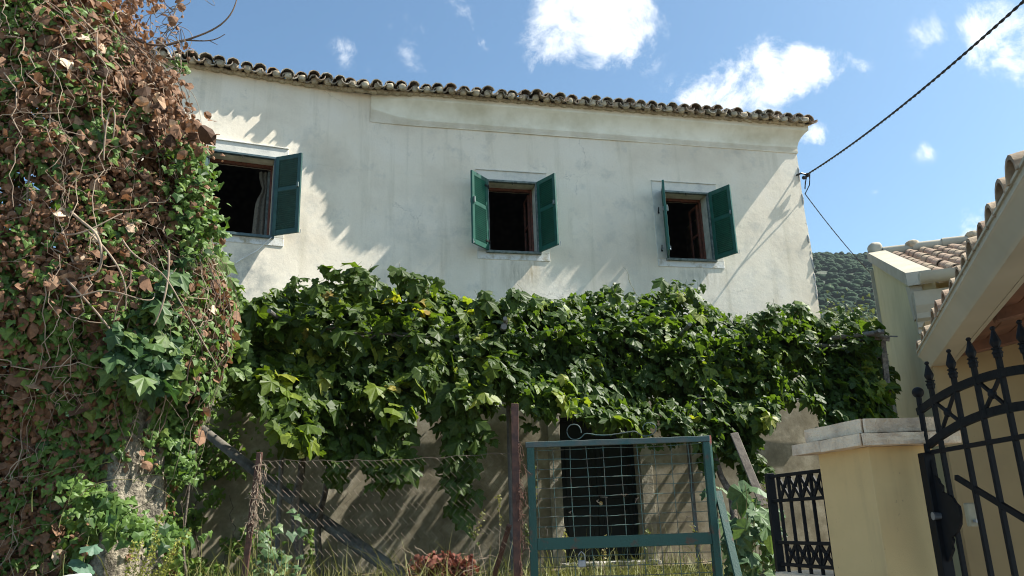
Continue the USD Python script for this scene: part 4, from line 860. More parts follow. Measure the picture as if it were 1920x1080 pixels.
part(pg, "board", MB().bar(at(1655, 640, 9.2), at(1672, 800, 9.25), .06, .03, up=(0, 1, 0)), VINE_BARK)
part(pg, "board", MB().bar(at(1640, 633, 9.15), at(1668, 636, 9.1), .03, .05), VINE_BARK)

# ------------------------------------------------------------------ leaves
def fan(outline, fold=.25, cup=.2, droop=.2, center=(0, .3)):
    """leaf in its own plane: stalk at the origin, tip towards +y, width about 1; folded at the midrib, cupped and drooping"""
    o = np.array(outline, float); c = np.array(center); P = np.vstack([c, o])
    z = -fold * np.abs(P[:, 0]) * .6 - cup * (P[:, 0] ** 2) - droop * np.clip(P[:, 1], 0, None) ** 2 + .06 * np.sin(P[:, 0] * 9 + P[:, 1] * 5)
    V = np.column_stack([P, z]); n = len(o)
    F = np.array([[0, 1 + i, 1 + (i + 1) % n] for i in range(n)]); return V, F
def sym(half):
    h = [tuple(q) for q in half]; return h + [(-x, y) for x, y in h[::-1] if abs(x) > 1e-6]
GRAPE_O = sym([(0, .02), (.12, -.13), (.30, -.12), (.40, .02), (.50, .16), (.40, .25), (.34, .34), (.47, .46), (.44, .60), (.28, .60), (.20, .66), (.13, .84), (0, .98)])
GR = [fan(GRAPE_O, .18, .12, .18, (0, .22)), fan(GRAPE_O, .42, .25, .3, (0, .22)), fan(GRAPE_O, -.15, .45, .45, (0, .22)), fan([(x * .95 + .05 * y, y) for x, y in GRAPE_O], .1, -.2, .35, (0, .22))]
GR2 = GR + [fan([(x * .8, y) for x, y in GRAPE_O], .75, .2, .25, (0, .22)), fan([(x * 1.1, y * .85) for x, y in GRAPE_O], .05, .5, .1, (0, .22)), fan(GRAPE_O, .25, .1, .8, (0, .22))]
GS_O = sym([(0, .0), (.28, -.1), (.48, .15), (.36, .32), (.44, .56), (.2, .62), (0, .95)])
GS = [fan(GS_O, .2, .15, .2, (0, .25)), fan(GS_O, .45, .25, .35, (0, .25)), fan(GS_O, -.1, .4, .5, (0, .25)), fan(GS_O, .05, -.2, .3, (0, .25))]
IV_O = sym([(0, 0), (.32, -.12), (.5, .2), (.3, .38), (0, .9)])
IV = [fan(IV_O, .15, .1, .1, (0, .25)), fan(IV_O, .4, .2, .25, (0, .25)), fan(IV_O, -.2, .3, .2, (0, .25))]
DD_O = sym([(0, 0), (.25, .0), (.45, .3), (.36, .62), (0, .9)])
DD = [fan(DD_O, .9, .9, .6, (0, .4)), fan(DD_O, -.8, 1.2, -.5, (0, .4)), fan(DD_O, 1.3, .3, 1.0, (0, .4)), fan(DD_O, .3, .2, .2, (0, .4))]
BIG_O = sym([(0, .02), (.16, -.12), (.36, -.12), (.46, .02), (.44, .12), (.54, .22), (.50, .34), (.40, .40), (.46, .54), (.40, .66), (.28, .66), (.22, .74), (.12, .84), (0, .92)])
BIG = [fan(BIG_O, .2, .15, .2, (0, .25)), fan(BIG_O, .3, .3, .3, (0, .25))]
def place(tmpl, pos, nrm, size, r, tip=(0, 0, -1.0), tipjit=.5, width=None):
    """vertices (N, V, 3) of one leaf shape at each position"""
    V, F = tmpl; pos = np.asarray(pos, float); N = len(pos); nrm = unit(nrm)
    t = np.broadcast_to(np.asarray(tip, float), (N, 3)) + r.normal(0, tipjit, (N, 3)); t = t - (t * nrm).sum(1, keepdims=True) * nrm; t = unit(t); b = np.cross(t, nrm)
    s = np.broadcast_to(np.asarray(size, float), (N,))[:, None, None]; q = V * [1, 1, 1]
    return pos[:, None] + s * (q[None, :, 0:1] * b[:, None] + q[None, :, 1:2] * t[:, None] + q[None, :, 2:3] * nrm[:, None]), F
def merged(list_vf):
    vs, fs, n = [], [], 0
    for V, F in list_vf:
        N, k = V.shape[:2]
        if N == 0: continue
        vs.append(V.reshape(-1, 3)); fs.append((F[None] + (np.arange(N) * k)[:, None, None]).reshape(-1, 3) + n); n += N * k
    return np.vstack(vs), np.vstack(fs)
def leaves(parent, name, stuff_name, pos, nrm, size, tmpl_part, tmpl_stuff, mat, r, score, n_part=300, tip=(0, 0, -1.0), tipjit=.5):
    """the leaves that show largest become parts, the rest one mesh"""
    N = len(pos); o = np.argsort(-score); top, rest = o[:n_part], o[n_part:]
    for i in top:
        k = int(r.integers(0, len(tmpl_part))); V, F = place(tmpl_part[k], pos[i:i + 1], nrm[i:i + 1], size[i:i + 1], r, tip, tipjit); part(parent, name, (V[0], F), mat, smooth=False)
    if len(rest):
        kk = r.integers(0, len(tmpl_stuff), len(rest)); L_ = [place(tmpl_stuff[k], pos[rest[kk == k]], nrm[rest[kk == k]], size[rest[kk == k]], r, tip, tipjit) for k in range(len(tmpl_stuff))]
        part(parent, stuff_name, merged(L_), mat, kind="stuff")
def fb(p, sc, seed): return meshkit.fbm(np.asarray(p) * sc + 31.7, 3, seed)

# --- grape vines over the pergola: what hangs over its front, by distance along x at the pergola's front
PROF = [(448, 600, 715), (480, 580, 740), (520, 545, 800), (560, 538, 836), (620, 530, 850), (680, 530, 850), (720, 528, 842), (765, 522, 800), (785, 528, 715), (820, 545, 705), (850, 552, 760), (890, 560, 770), (925, 570, 700), (960, 548, 735), (1000, 556, 765), (1050, 560, 772), (1100, 552, 778), (1150, 545, 795), (1200, 550, 812), (1250, 540, 818), (1300, 545, 832), (1350, 585, 842), (1400, 600, 868), (1440, 600, 795), (1470, 590, 745), (1500, 575, 722), (1540, 598, 800), (1600, 600, 805), (1645, 628, 795), (1668, 690, 780)]
PROF = np.array(PROF, float)
def front_depth(px, py):
    d = ray(px, py); return 7.95 / (1 - .26 * d[0] / d[1])
def ray_v(px, py): return FW + ((px - 960) / FPX)[:, None] * RT - ((py - 540) / FPX)[:, None] * UP
def curtain(px0, px1, n, r, thick=.55):
    px = r.uniform(px0, px1, n); v = r.beta(1.0, 1.05, n); tp = np.interp(px, PROF[:, 0], PROF[:, 1]); bt = np.interp(px, PROF[:, 0], PROF[:, 2])
    tp = tp + 14 * (meshkit.noise(np.stack([px / 22, 0 * px, 0 * px + 3], -1)) - .4); bt = bt + 44 * (meshkit.noise(np.stack([px / 17, 0 * px + 4, 0 * px], -1)) - .5)
    py = tp + v * (bt - tp) + r.normal(0, 5, n)
    d = ray_v(px, py); k = d[:, 0] / d[:, 1]; Y = 7.95 / (1 - .26 * k)
    dep = np.abs(r.normal(0, .22, n)) * (thick / .45); lump = .95 * (fb(np.stack([px / 55, py / 55, 0 * px], -1), 1.0, 3) - .5)
    Y = Y + dep + lump + .80 * (1 - np.clip(v, 0, 1)) ** 1.2 - .30 * np.clip(v, 0, 1); P = EYE + d * (Y / d[:, 1])[:, None]
    den = fb(P, 2.6, 5); keep = (den > .40) | (dep > .34)
    return P[keep], dep[keep] + lump[keep], v[keep]
def canopy(x0, x1, n, r):
    x = r.uniform(x0, x1, n); t = r.uniform(0, 1, n); yf = 7.95 + .26 * x; yb = 12.85 + .22 * x; y = yf + (yb - yf) * t
    z = 3.5 + r.normal(0, .13, n) + .35 * (fb(np.stack([x, y, 0 * x], -1), 1.1, 8) - .4)
    P = np.stack([x, y, z], -1); keep = fb(P * [1, 1, .3], 1.5, 12) > .41
    return P[keep]
def strand(px0, py0, px1, py1, Y, n, r, spread=.06):
    t = r.uniform(0, 1, n); a, b = at(px0, py0, Y), at(px1, py1, Y); return a + (b - a) * t[:, None] + r.normal(0, spread, (n, 3)) * [1, 1, .3]
def shoots(parent, pts, r, mat=None, rad=.004):
    for a, b in pts:
        n = 8; t = np.linspace(0, 1, n)[:, None]; P = a + (b - a) * t + np.vstack([np.zeros((1, 3)), np.cumsum(r.normal(0, .012, (n - 1, 3)), 0)])
        part(parent, "shoot", MB().tube(P, np.linspace(rad, rad * .4, n), 5), mat or GREEN_STEM, smooth=True)
def vine(label, px0, px1, ncur, ncan, x0, x1, strands, size, mat, seed, ups, trunk_pts, rt):
    r = np.random.default_rng(seed)
    path = thing("grape_vine", label, "grape vine", base=trunk_pts[0][-1] * [1, 1, 0] + [0, 0, .9])
    for P in trunk_pts:
        n = 18; t = np.linspace(0, len(P) - 1, n); Q = np.stack([np.interp(t, np.arange(len(P)), np.array(P)[:, i]) for i in range(3)], 1) + wob(n, .025, seed + n) * np.sin(np.linspace(0, np.pi, n))[:, None]
        part(path, "trunk", MB().tube(Q[::-1], np.linspace(rt, rt * .5, n), 9), VINE_BARK, smooth=True); rt *= .8
    # woody canes along the pergola
    for k in range(9):
        xa_ = r.uniform(x0, x1); n = 12; P = np.stack([xa_ + np.cumsum(r.normal(.12 * (1 if r.random() < .5 else -1), .05, n)), yfront(xa_) + .1 + r.uniform(0, 2.5) + np.cumsum(r.normal(0, .07, n)), 3.5 + np.cumsum(r.normal(0, .03, n))], 1)
        part(path, "cane", MB().tube(P, np.linspace(.014, .005, n), 6), VINE_BARK, smooth=True)
    P1, dep, v = curtain(px0, px1, ncur, r)
    n1 = np.array([.50, -.42, .70]) + r.normal(0, .50, (len(P1), 3)); n1[:, 2] += .25 * (1 - v)
    P2 = canopy(x0, x1, ncan, r); n2 = np.array([.12, -.12, .9]) + r.normal(0, .38, (len(P2), 3))
    for k in range(13):          # loose shoots trailing below the mass and standing above it
        px = r.uniform(px0 + 20, px1 - 15); bt = np.interp(px, PROF[:, 0], PROF[:, 2]); Y = front_depth(px, bt); ln = r.uniform(25, 75); q = px + r.normal(0, 8)
        if 1030 < px < 1240 : ln *= .35
        strands = strands + [(px, bt - 15, q, bt + ln, Y, int(ln / 3.2), )]; ups = ups + [(at(px, bt - 30, Y), at(q, bt + ln, Y))]
        px = r.uniform(px0 + 30, px1 - 15); tp = np.interp(px, PROF[:, 0], PROF[:, 1]); Y = front_depth(px, tp); ln = r.uniform(10, 32); q = px + r.normal(0, 12)
        strands = strands + [(px, tp + 8, q, tp - ln, Y + .1, int(ln / 2.6))]; ups = ups + [(at(px, tp + 15, Y + .1), at(q, tp - ln, Y + .1))]
    PS = [strand(*s, r=r, spread=.045) for s in strands]; P3 = np.vstack(PS) if PS else np.zeros((0, 3)); n3 = np.array([.1, -.7, .75]) + r.normal(0, .35, (len(P3), 3))
    P = np.vstack([P1, P2, P3]); N = np.vstack([n1, n2, n3]); sz = size * np.clip(np.exp(r.normal(0, .36, len(P))), .45, 1.8)
    score = np.concatenate([-dep - .4 * v * 0, np.full(len(P2), -9.0), np.full(len(P3), -.28)]) + sz * 2.2
    leaves(path, "leaf", "foliage", P, N, sz, GR, GR2, mat, r, score)
    shoots(path, ups, r)
    return path
TL = [[at(600, 760, 7.9), at(568, 850, 7.8), at(556, 930, 7.7), at(562, 1010, 7.6), at(566, 1100, 7.55)], [at(640, 770, 8.6), at(610, 900, 8.4), at(600, 1000, 8.3), at(604, 1110, 8.3)]]
ups1 = [(at(655, 545, 7.8), at(668, 500, 7.8)), (at(668, 515, 7.8), at(688, 512, 7.75)), (at(590, 560, 7.6), at(585, 525, 7.6)), (at(760, 540, 7.9), at(775, 512, 7.9)), (at(540, 560, 7.5), at(520, 548, 7.5))]
gv1 = vine("broad grape vine with pale grapes draped over the left half of the pergola", 446, 940, 5600, 4900, -4.6, -.15,
           [(846, 720, 850, 968, 7.75, 60), (872, 730, 872, 968, 7.75, 60), (858, 720, 862, 968, 7.8, 60), (738, 840, 740, 900, 7.5, 10), (700, 850, 712, 905, 7.5, 20), (655, 520, 672, 500, 7.8, 8), (752, 850, 758, 890, 7.5, 8), (560, 810, 565, 850, 7.5, 14)], .126, VINE_LEAF, 101, ups1, TL, .05)
TR = [[at(1310, 740, 8.6), at(1335, 830, 8.5), at(1345, 880, 8.45), at(1372, 930, 8.4), at(1375, 1010, 8.3), at(1380, 1110, 8.3)]]
ups2 = [(at(1195, 555, 8.5), at(1170, 512, 8.5)), (at(968, 560, 8.1), at(958, 535, 8.1)), (at(1440, 600, 8.8), at(1445, 566, 8.8)), (at(1480, 590, 8.9), at(1510, 574, 8.9)), (at(1140, 555, 8.4), at(1132, 535, 8.4)), (at(1300, 560, 8.6), at(1312, 540, 8.6)), (at(1610, 600, 9.1), at(1602, 585, 9.1))]
gv2 = vine("dense grape vine covering the right half of the pergola above the dark door", 930, 1672, 8200, 4600, -.1, 4.3,
           [(1445, 570, 1450, 600, 8.8, 26), (1480, 575, 1508, 575, 8.9, 14), (960, 536, 970, 560, 8.1, 8), (1135, 535, 1150, 550, 8.4, 8), (1420, 850, 1430, 890, 8.6, 16), (960, 700, 964, 752, 8.1, 20)], .106, VINE_LEAF_R, 202, ups2, TR, .045)
# bunch of pale grapes under the left vine
for bx, by, nb, hh in ((566, 835, 46, .17), (552, 822, 18, .09)):
    gm = MB(); r_ = np.random.default_rng(int(bx))
    for k in range(nb):
        t = r_.uniform(0, 1); rad = .055 * (1 - .65 * t); a = r_.uniform(0, 2 * np.pi)
        gm.ball(at(bx, by - 12, 7.35) + np.array([rad * math.cos(a), rad * math.sin(a) * .8, -t * hh]), .0125, 1)
    part(gv1, "grape_bunch", gm, GRAPE, smooth=True)

# --- the ivy-wrapped tree at the left
RB = np.array([(-900, 190), (-300, 215), (0, 240), (80, 258), (130, 312), (200, 338), (280, 352), (350, 372), (420, 382), (480, 398), (560, 430), (650, 420), (720, 390), (800, 362), (880, 345), (940, 318), (1000, 322), (1200, 330)], float)
ZR = np.array([at(px, py, 6.35)[2] for py, px in RB]); XR = np.array([at(px, py, 6.35)[0] for py, px in RB])
_o = np.argsort(ZR)
def xright(z): return np.interp(z, ZR[_o], XR[_o])
XLEFT = -5.0; YCOL = 6.5
tree = thing("tree", "old tree at the left edge wrapped in dead creeper and ivy", "tree", base=(-3.0, 6.5, .9))
n = 40; zz = np.linspace(.7, 9.0, n); a = np.linspace(0, 2 * np.pi, 45)[:-1]; V = []
for z in zz:
    rad = .36 + .08 * math.exp(-(z - .7) / .5) - .02 * z
    q = rad * (1 + .10 * np.sin(a * 5 + .3 * z) + .05 * np.sin(a * 11 + 1.3 * z)) + .05 * (meshkit.fbm(np.stack([np.cos(a) * 2.6, np.sin(a) * 2.6, 0 * a + z * .5], -1), 4, 6) - .5)
    V.append(np.stack([-3.18 - .24 * max(z - 2.8, 0) + .03 * math.sin(z) + q * np.cos(a), 6.42 + q * np.sin(a), 0 * a + z], 1))
V = np.vstack(V); i, j = np.meshgrid(np.arange(n - 1), np.arange(44), indexing="ij"); j2 = (j + 1) % 44
part(tree, "trunk", (V, np.stack([i * 44 + j, i * 44 + j2, (i + 1) * 44 + j2, (i + 1) * 44 + j], -1).reshape(-1, 4)), BARK, smooth=60)
r_ = np.random.default_rng(55)
for k, (z0, dx, dy, dz, L_) in enumerate([(5.2, -.5, -.3, 1.0, 2.2), (5.8, -.8, -.2, 1, 2.2), (6.4, .1, .5, 1, 2.0), (7.2, -.3, .4, 1, 1.8), (7.8, .2, -.1, 1, 1.6), (4.4, -1.0, -.3, .8, 1.8)]):
    d = unit(np.array([dx, dy, dz])); P = np.array([-3.18 - .24 * (z0 - 2.8), 6.42, z0]) + d * np.linspace(0, L_, 12)[:, None] + wob(12, .06, 60 + k)
    part(tree, "limb", MB().tube(P, np.linspace(.16, .03, 12), 9), BARK, smooth=True)
def branch(pts, r0, r1):
    P = np.array([at(*q) for q in pts]); t = np.linspace(0, len(P) - 1, 24); Q = CubicSpline(np.arange(len(P)), P)(t); return MB().tube(Q, np.linspace(r0, r1, 24), 6)
part(tree, "bare_branch", branch([(250, 70, 6.3), (300, 85, 6.2), (352, 74, 6.2), (400, 55, 6.2), (430, 30, 6.2), (443, 2, 6.2), (446, -20, 6.2)], .012, .004), TWIG_DARK, smooth=True)
part(tree, "bare_branch", branch([(300, 90, 6.2), (340, 76, 6.2), (362, 76, 6.2), (392, 76, 6.2), (412, 70, 6.2), (422, 64, 6.2)], .009, .003), TWIG_DARK, smooth=True)
part(tree, "bare_branch", branch([(392, 76, 6.2), (400, 80, 6.2), (408, 84, 6.2)], .004, .002), TWIG_DARK, smooth=True)

GREEN_SPOTS = [(30, 40, .38, .8), (45, 130, .25, .8), (30, 180, .25, .6), (130, 160, .22, .5), (230, 190, .30, .45), (160, 230, .35, .55), (200, 60, .2, .4), (60, 320, .35, .35), (90, 420, .35, .3), (180, 420, .2, .4), (205, 400, .25, .5), (30, 500, .3, .5), (365, 330, .28, .9), (380, 420, .3, .95), (350, 500, .4, .95), (300, 540, .4, .85), (270, 600, .4, .8), (110, 620, .30, .75), (80, 690, .3, .6), (180, 690, .4, .75), (130, 760, .4, .7), (100, 860, .5, .7), (60, 800, .25, .4), (180, 880, .5, .7), (240, 700, .4, .8), (330, 640, .5, .95), (380, 640, .5, .95), (330, 780, .3, 1), (330, 850, .3, 1), (310, 900, .3, 1), (150, 960, .5, .7), (60, 980, .4, .5), (260, 960, .5, .7), (330, 60, .15, .1), (150, 820, .4, .75), (210, 800, .3, .75), (130, 940, .4, .75), (230, 980, .4, .8), (290, 960, .3, .8), (260, 480, .3, .6), (330, 400, .2, .75), (40, 740, .25, .5), (300, 690, .4, .85), (190, 560, .22, .45), (400, 600, .85, .95), (410, 690, .8, .95), (390, 540, .7, .95)]
GS_P = np.array([at(px, py, 5.75) for px, py, _, _ in GREEN_SPOTS]); GS_R = np.array([q[2] for q in GREEN_SPOTS]); GS_W = np.array([q[3] for q in GREEN_SPOTS])
def column(nl, r, inner):
    z = r.uniform(.95, 8.2, nl); z = np.where(r.random(nl) < .8, r.uniform(.95, 6.1, nl), z)
    th = np.where(r.random(nl) < .85, r.uniform(-np.pi * 1.02, .25, nl), r.uniform(0, np.pi, nl))      # mostly the side towards the road
    xr_ = xright(z); xc = (xr_ + XLEFT) / 2; rx = (xr_ - XLEFT) / 2; ry = .95 * np.clip(.62 + (z - 2.3) * .45, .62, 1.0)
    lump = .34 * (meshkit.fbm(np.stack([np.cos(th) * 2.6, np.sin(th) * 2.6, z * 1.5], -1), 4, 21) - .5)
    f = (1 - inner * np.abs(r.normal(0, .1, nl))) + lump * (.8 - .5 * np.clip(np.cos(th), 0, 1)) - .02
    P = np.stack([xc + rx * f * np.cos(th), YCOL + ry * f * np.sin(th), z], 1)
    N = np.stack([np.cos(th) / rx, np.sin(th) / ry, 0 * th], 1)
    depth = 1 - f + lump
    bark = (P[:, 0] > -2.94) & (P[:, 0] < -2.60) & (z < 2.62) & (z > .9) & (np.sin(th) < .2) & (meshkit.fbm(np.stack([P[:, 0] * 6, z * 1.2, 0 * z], -1), 2, 3) > .3)
    thin = (z < 2.4) & (P[:, 0] > -3.3) & (r.random(nl) < .35)
    gap = (fb(P, 3.4, 61) < .40) & (f > .86)
    keep = ~gap & ~(bark & (r.random(nl) < .96)) & ~thin
    return P[keep], unit(N[keep]), depth[keep]
def greenness(P, r):
    d = np.linalg.norm(P[:, None] - GS_P[None], axis=2); wgt = (GS_W * np.clip(1.25 - d / (GS_R + .08), 0, 1)).max(1)
    low = .55 * np.clip((3.4 - P[:, 2]) / .8, 0, 1) * (P[:, 0] > -3.35) + .28 * np.clip((P[:, 0] + 3.1) / .5, 0, 1)
    return np.maximum(np.maximum(wgt, low), .30 * (fb(P, 2.2, 41) > .56))
r_ = np.random.default_rng(77)
P, N, dep = column(84000, r_, 1.6)
gr = greenness(P, r_) > r_.random(len(P))
ivy = thing("ivy", "green ivy growing up the old tree among the dead creeper", "ivy", base=(-2.6, 6.0, .9))
Pi, Ni, di = P[gr], N[gr], dep[gr]
# a fall of ivy in front of the leftmost window, and the tuft under the eaves
ex = [strand(362, 285, 376, 330, 6.3, 90, r_, .06), strand(372, 320, 388, 440, 6.2, 260, r_, .06), strand(385, 390, 420, 440, 6.1, 26, r_, .018), strand(330, 118, 345, 132, 6.3, 30, r_, .04), strand(346, 260, 366, 480, 6.1, 420, r_, .10), strand(326, 740, 345, 900, 6.5, 420, r_, .065), strand(305, 730, 318, 840, 6.35, 70, r_, .035), strand(180, 960, 320, 1010, 5.85, 300, r_, .12), strand(140, 900, 215, 960, 5.8, 160, r_, .10)]
Pe = np.vstack(ex); Pi = np.vstack([Pi, Pe]); Ni = np.vstack([Ni, np.tile([.4, -.85, .1], (len(Pe), 1))]); di = np.concatenate([di, np.full(len(Pe), -.02)])
si = np.clip(.058 * np.exp(r_.normal(0, .32, len(Pi))), .025, .105)
Ni2 = Ni + np.array([.1, 0, .45]) + r_.normal(0, .5, Ni.shape)
vis = (Pi[:, 2] > 1.2) & (Pi[:, 2] < 5.9) & (Pi[:, 0] > -3.7) & (Ni[:, 1] < -.1)
leaves(ivy, "leaf", "foliage", Pi, Ni2, si, IV, IV, IVY_LEAF, r_, -di + si * 6 - 9 * ~vis)
dead = thing("dead_creeper", "tangle of dead brown creeper leaves and bare stems hanging on the old tree", "creeper", base=(-3.2, 6.0, .9))
Pd, Nd, dd_ = P[~gr], N[~gr], dep[~gr]
ex = [np.array([at(r_.uniform(238, 345), r_.uniform(-30, 110), r_.uniform(6.0, 6.6)) for _ in range(110)]), strand(340, 75, 350, 100, 6.2, 12, r_, .04), strand(300, 130, 360, 300, 6.0, 260, r_, .10), strand(370, 300, 385, 430, 6.1, 60, r_, .06), strand(395, 400, 402, 425, 6.1, 6, r_, .02)]
Pe = np.vstack(ex); Pd = np.vstack([Pd, Pe]); Nd = np.vstack([Nd, np.tile([.3, -.9, .1], (len(Pe), 1))]); dd_ = np.concatenate([dd_, np.full(len(Pe), -.02)])
sd_ = np.clip(.043 * np.exp(r_.normal(0, .48, len(Pd))), .016, .13)
big = fb(Pd, 1.3, 51) > .58; sd_ = np.where(big, sd_ * 1.25, sd_)
Nd2 = Nd + np.array([.1, 0, .2]) + r_.normal(0, .75, Nd.shape)
vis = (Pd[:, 2] > 1.2) & (Pd[:, 2] < 5.9) & (Pd[:, 0] > -3.7) & (Nd[:, 1] < -.1)
leaves(dead, "dead_leaf", "dead_foliage", Pd, Nd2, sd_, DD, DD, DEAD_LEAF, r_, -dd_ + sd_ * 6 - 9 * ~vis)
# stems: hanging and looping over the surface
def surf(th, z, f):
    xr_ = xright(z); xc = (xr_ + XLEFT) / 2; rx = (xr_ - XLEFT) / 2; ry = .95 * np.clip(.62 + (z - 2.3) * .45, .62, 1.0)
    return np.stack([xc + rx * f * np.cos(th), YCOL + ry * f * np.sin(th), z], 1)
st = MB(); st2 = MB(); nst = 0
for k in range(380):
    n = 14; z0 = r_.uniform(1.6, 6.3); ln = r_.uniform(.3, 1.5); th0 = r_.uniform(-2.7, .1)
    side = r_.random() < .35
    zz = z0 - np.linspace(0, ln * (.35 if side else 1), n) + np.cumsum(r_.normal(0, .022, n)); th = th0 + np.cumsum(r_.normal(.05 * (1 if r_.random() < .5 else -1) if side else 0, .035, n))
    f = 1.0 + r_.uniform(-.07, .06) + np.cumsum(r_.normal(0, .008, n)); Q = surf(th, np.clip(zz, .95, 8), f); rad = .0016 + .0045 * r_.random() ** 1.8
    if z0 < 2.7 and -3.1 < Q[:, 0].mean() < -2.5: continue
    tube_ = MB().tube(Q, np.linspace(rad, rad * .55, n), 5)
    if rad > .0032 and nst < 90: part(dead, "stem", tube_, TWIG if r_.random() < .75 else TWIG_DARK, smooth=True); nst += 1
    else: (st if r_.random() < .6 else st2).tm(tube_.mesh())
part(dead, "thin_stems", st, TWIG, kind="stuff"); part(dead, "dark_stems", st2, TWIG_DARK, kind="stuff")
for pts, r0, r1 in [([(100, 220, 5.75), (85, 260, 5.65), (60, 310, 5.65), (52, 360, 5.65), (48, 392, 5.7)], .012, .007), ([(108, 75, 5.75), (104, 130, 5.65), (96, 190, 5.65), (92, 250, 5.65), (86, 270, 5.65)], .008, .005),
                     ([(195, 300, 5.7), (197, 255, 5.65), (205, 212, 5.65), (214, 208, 5.65), (212, 260, 5.7)], .007, .005), ([(120, 380, 5.75), (160, 420, 5.6), (186, 450, 5.6), (188, 500, 5.6), (160, 520, 5.65), (110, 530, 5.75)], .012, .007), ([(60, 470, 5.75), (100, 500, 5.65), (140, 540, 5.6), (185, 590, 5.65), (220, 640, 5.75)], .010, .006),
                     ([(130, 400, 5.75), (120, 450, 5.65), (140, 500, 5.65), (130, 560, 5.75)], .010, .006), ([(160, 430, 5.7), (200, 470, 5.6), (230, 520, 5.6), (235, 580, 5.7)], .009, .005), ([(80, 420, 5.75), (130, 440, 5.6), (180, 425, 5.6), (230, 400, 5.7)], .008, .005), ([(90, 540, 5.7), (150, 555, 5.6), (200, 545, 5.6), (260, 560, 5.65), (290, 550, 5.75)], .007, .004),
                     ([(230, 450, 5.75), (255, 480, 5.65), (280, 495, 5.6), (310, 520, 5.6), (340, 570, 5.65), (380, 640, 5.75), (408, 690, 5.9)], .0065, .004), ([(316, 470, 5.7), (315, 520, 5.65), (305, 570, 5.65), (288, 610, 5.65)], .009, .005), ([(295, 100, 6.1), (303, 140, 6.1), (308, 190, 6.1), (310, 250, 6.1)], .005, .003),
                     ([(352, 165, 6.1), (372, 200, 6.1), (378, 235, 6.1), (386, 255, 6.1)], .003, .0015), ([(340, 150, 6.1), (355, 190, 6.1), (350, 230, 6.1)], .003, .0015)]:
    part(dead, "long_stem", branch(pts, r0, r1), TWIG, smooth=True)
# bare loops against the sky at the top
for k in range(34):
    x0, y0 = r_.uniform(230, 335), r_.uniform(-30, 110); n = 5; pts = [(x0, y0, r_.uniform(6.0, 6.6))]
    for q in range(n): pts.append((pts[-1][0] + r_.normal(2, 15), pts[-1][1] + r_.normal(6, 18), pts[-1][2]))
    part(dead, "sky_twig", branch(pts, .004, .002), TWIG_DARK if k % 2 else TWIG, smooth=True)
for k, (x0, y0, x1, y1, x2, y2) in enumerate([(128, 945, 178, 875, 205, 868), (150, 930, 250, 900, 328, 938), (250, 905, 330, 898, 372, 928), (110, 990, 150, 930, 215, 922), (168, 985, 190, 950, 196, 905), (60, 960, 75, 900, 110, 870), (215, 1010, 262, 950, 300, 925)]):
    part(dead, "straw", branch([(x0, y0, 5.35), ((x0 + x1) / 2 - 6, (y0 + y1) / 2 - 12, 5.35), (x1, y1, 5.3), ((x1 + x2) / 2 + 8, (y1 + y2) / 2 - 4, 5.3), (x2, y2, 5.3)], .003, .0012), GRASS, smooth=True)

# --- vine that climbs the ivy tree
r_ = np.random.default_rng(88)
CP = np.array([(215, 600, 690), (250, 585, 705), (290, 545, 725), (330, 490, 755), (355, 455, 760), (385, 440, 740), (420, 480, 725), (445, 520, 705), (470, 575, 715)], float)
def cover(n):
    px = r_.uniform(215, 472, n); v = r_.random(n); py = np.interp(px, CP[:, 0], CP[:, 1]) * (1 - v) + np.interp(px, CP[:, 0], CP[:, 2]) * v
    Y = np.interp(px, [215, 300, 350, 400, 472], [5.62, 5.72, 6.1, 6.7, 7.5]) + np.abs(r_.normal(0, .16, n)) + .4 * (fb(np.stack([px / 50, py / 50, 0 * px], -1), 1, 4) - .5); d = ray_v(px, py)
    P = EYE + d * (Y / d[:, 1])[:, None]; k = fb(P, 3.0, 6) > .40; return P[k], Y[k]
P, Y = cover(760)
cv_ = thing("climbing_vine", "broad leaved vine climbing the ivied tree below the leftmost window", "vine", base=(-2.3, 6.0, .9))
part(cv_, "stem", branch([(352, 1090, 6.9), (346, 980, 6.85), (356, 880, 6.8), (348, 790, 6.7), (352, 700, 6.5), (348, 600, 6.3), (360, 520, 6.2), (380, 455, 6.2)], .013, .006), VINE_BARK, smooth=True)
leaves(cv_, "leaf", "foliage", P, np.array([.25, -.6, .6]) + r_.normal(0, .42, P.shape), np.clip(.125 * np.exp(r_.normal(0, .3, len(P))), .06, .2), GR, GS, CREEPER_LEAF, r_, -Y + r_.normal(0, .1, len(P)), 260)
#PART4

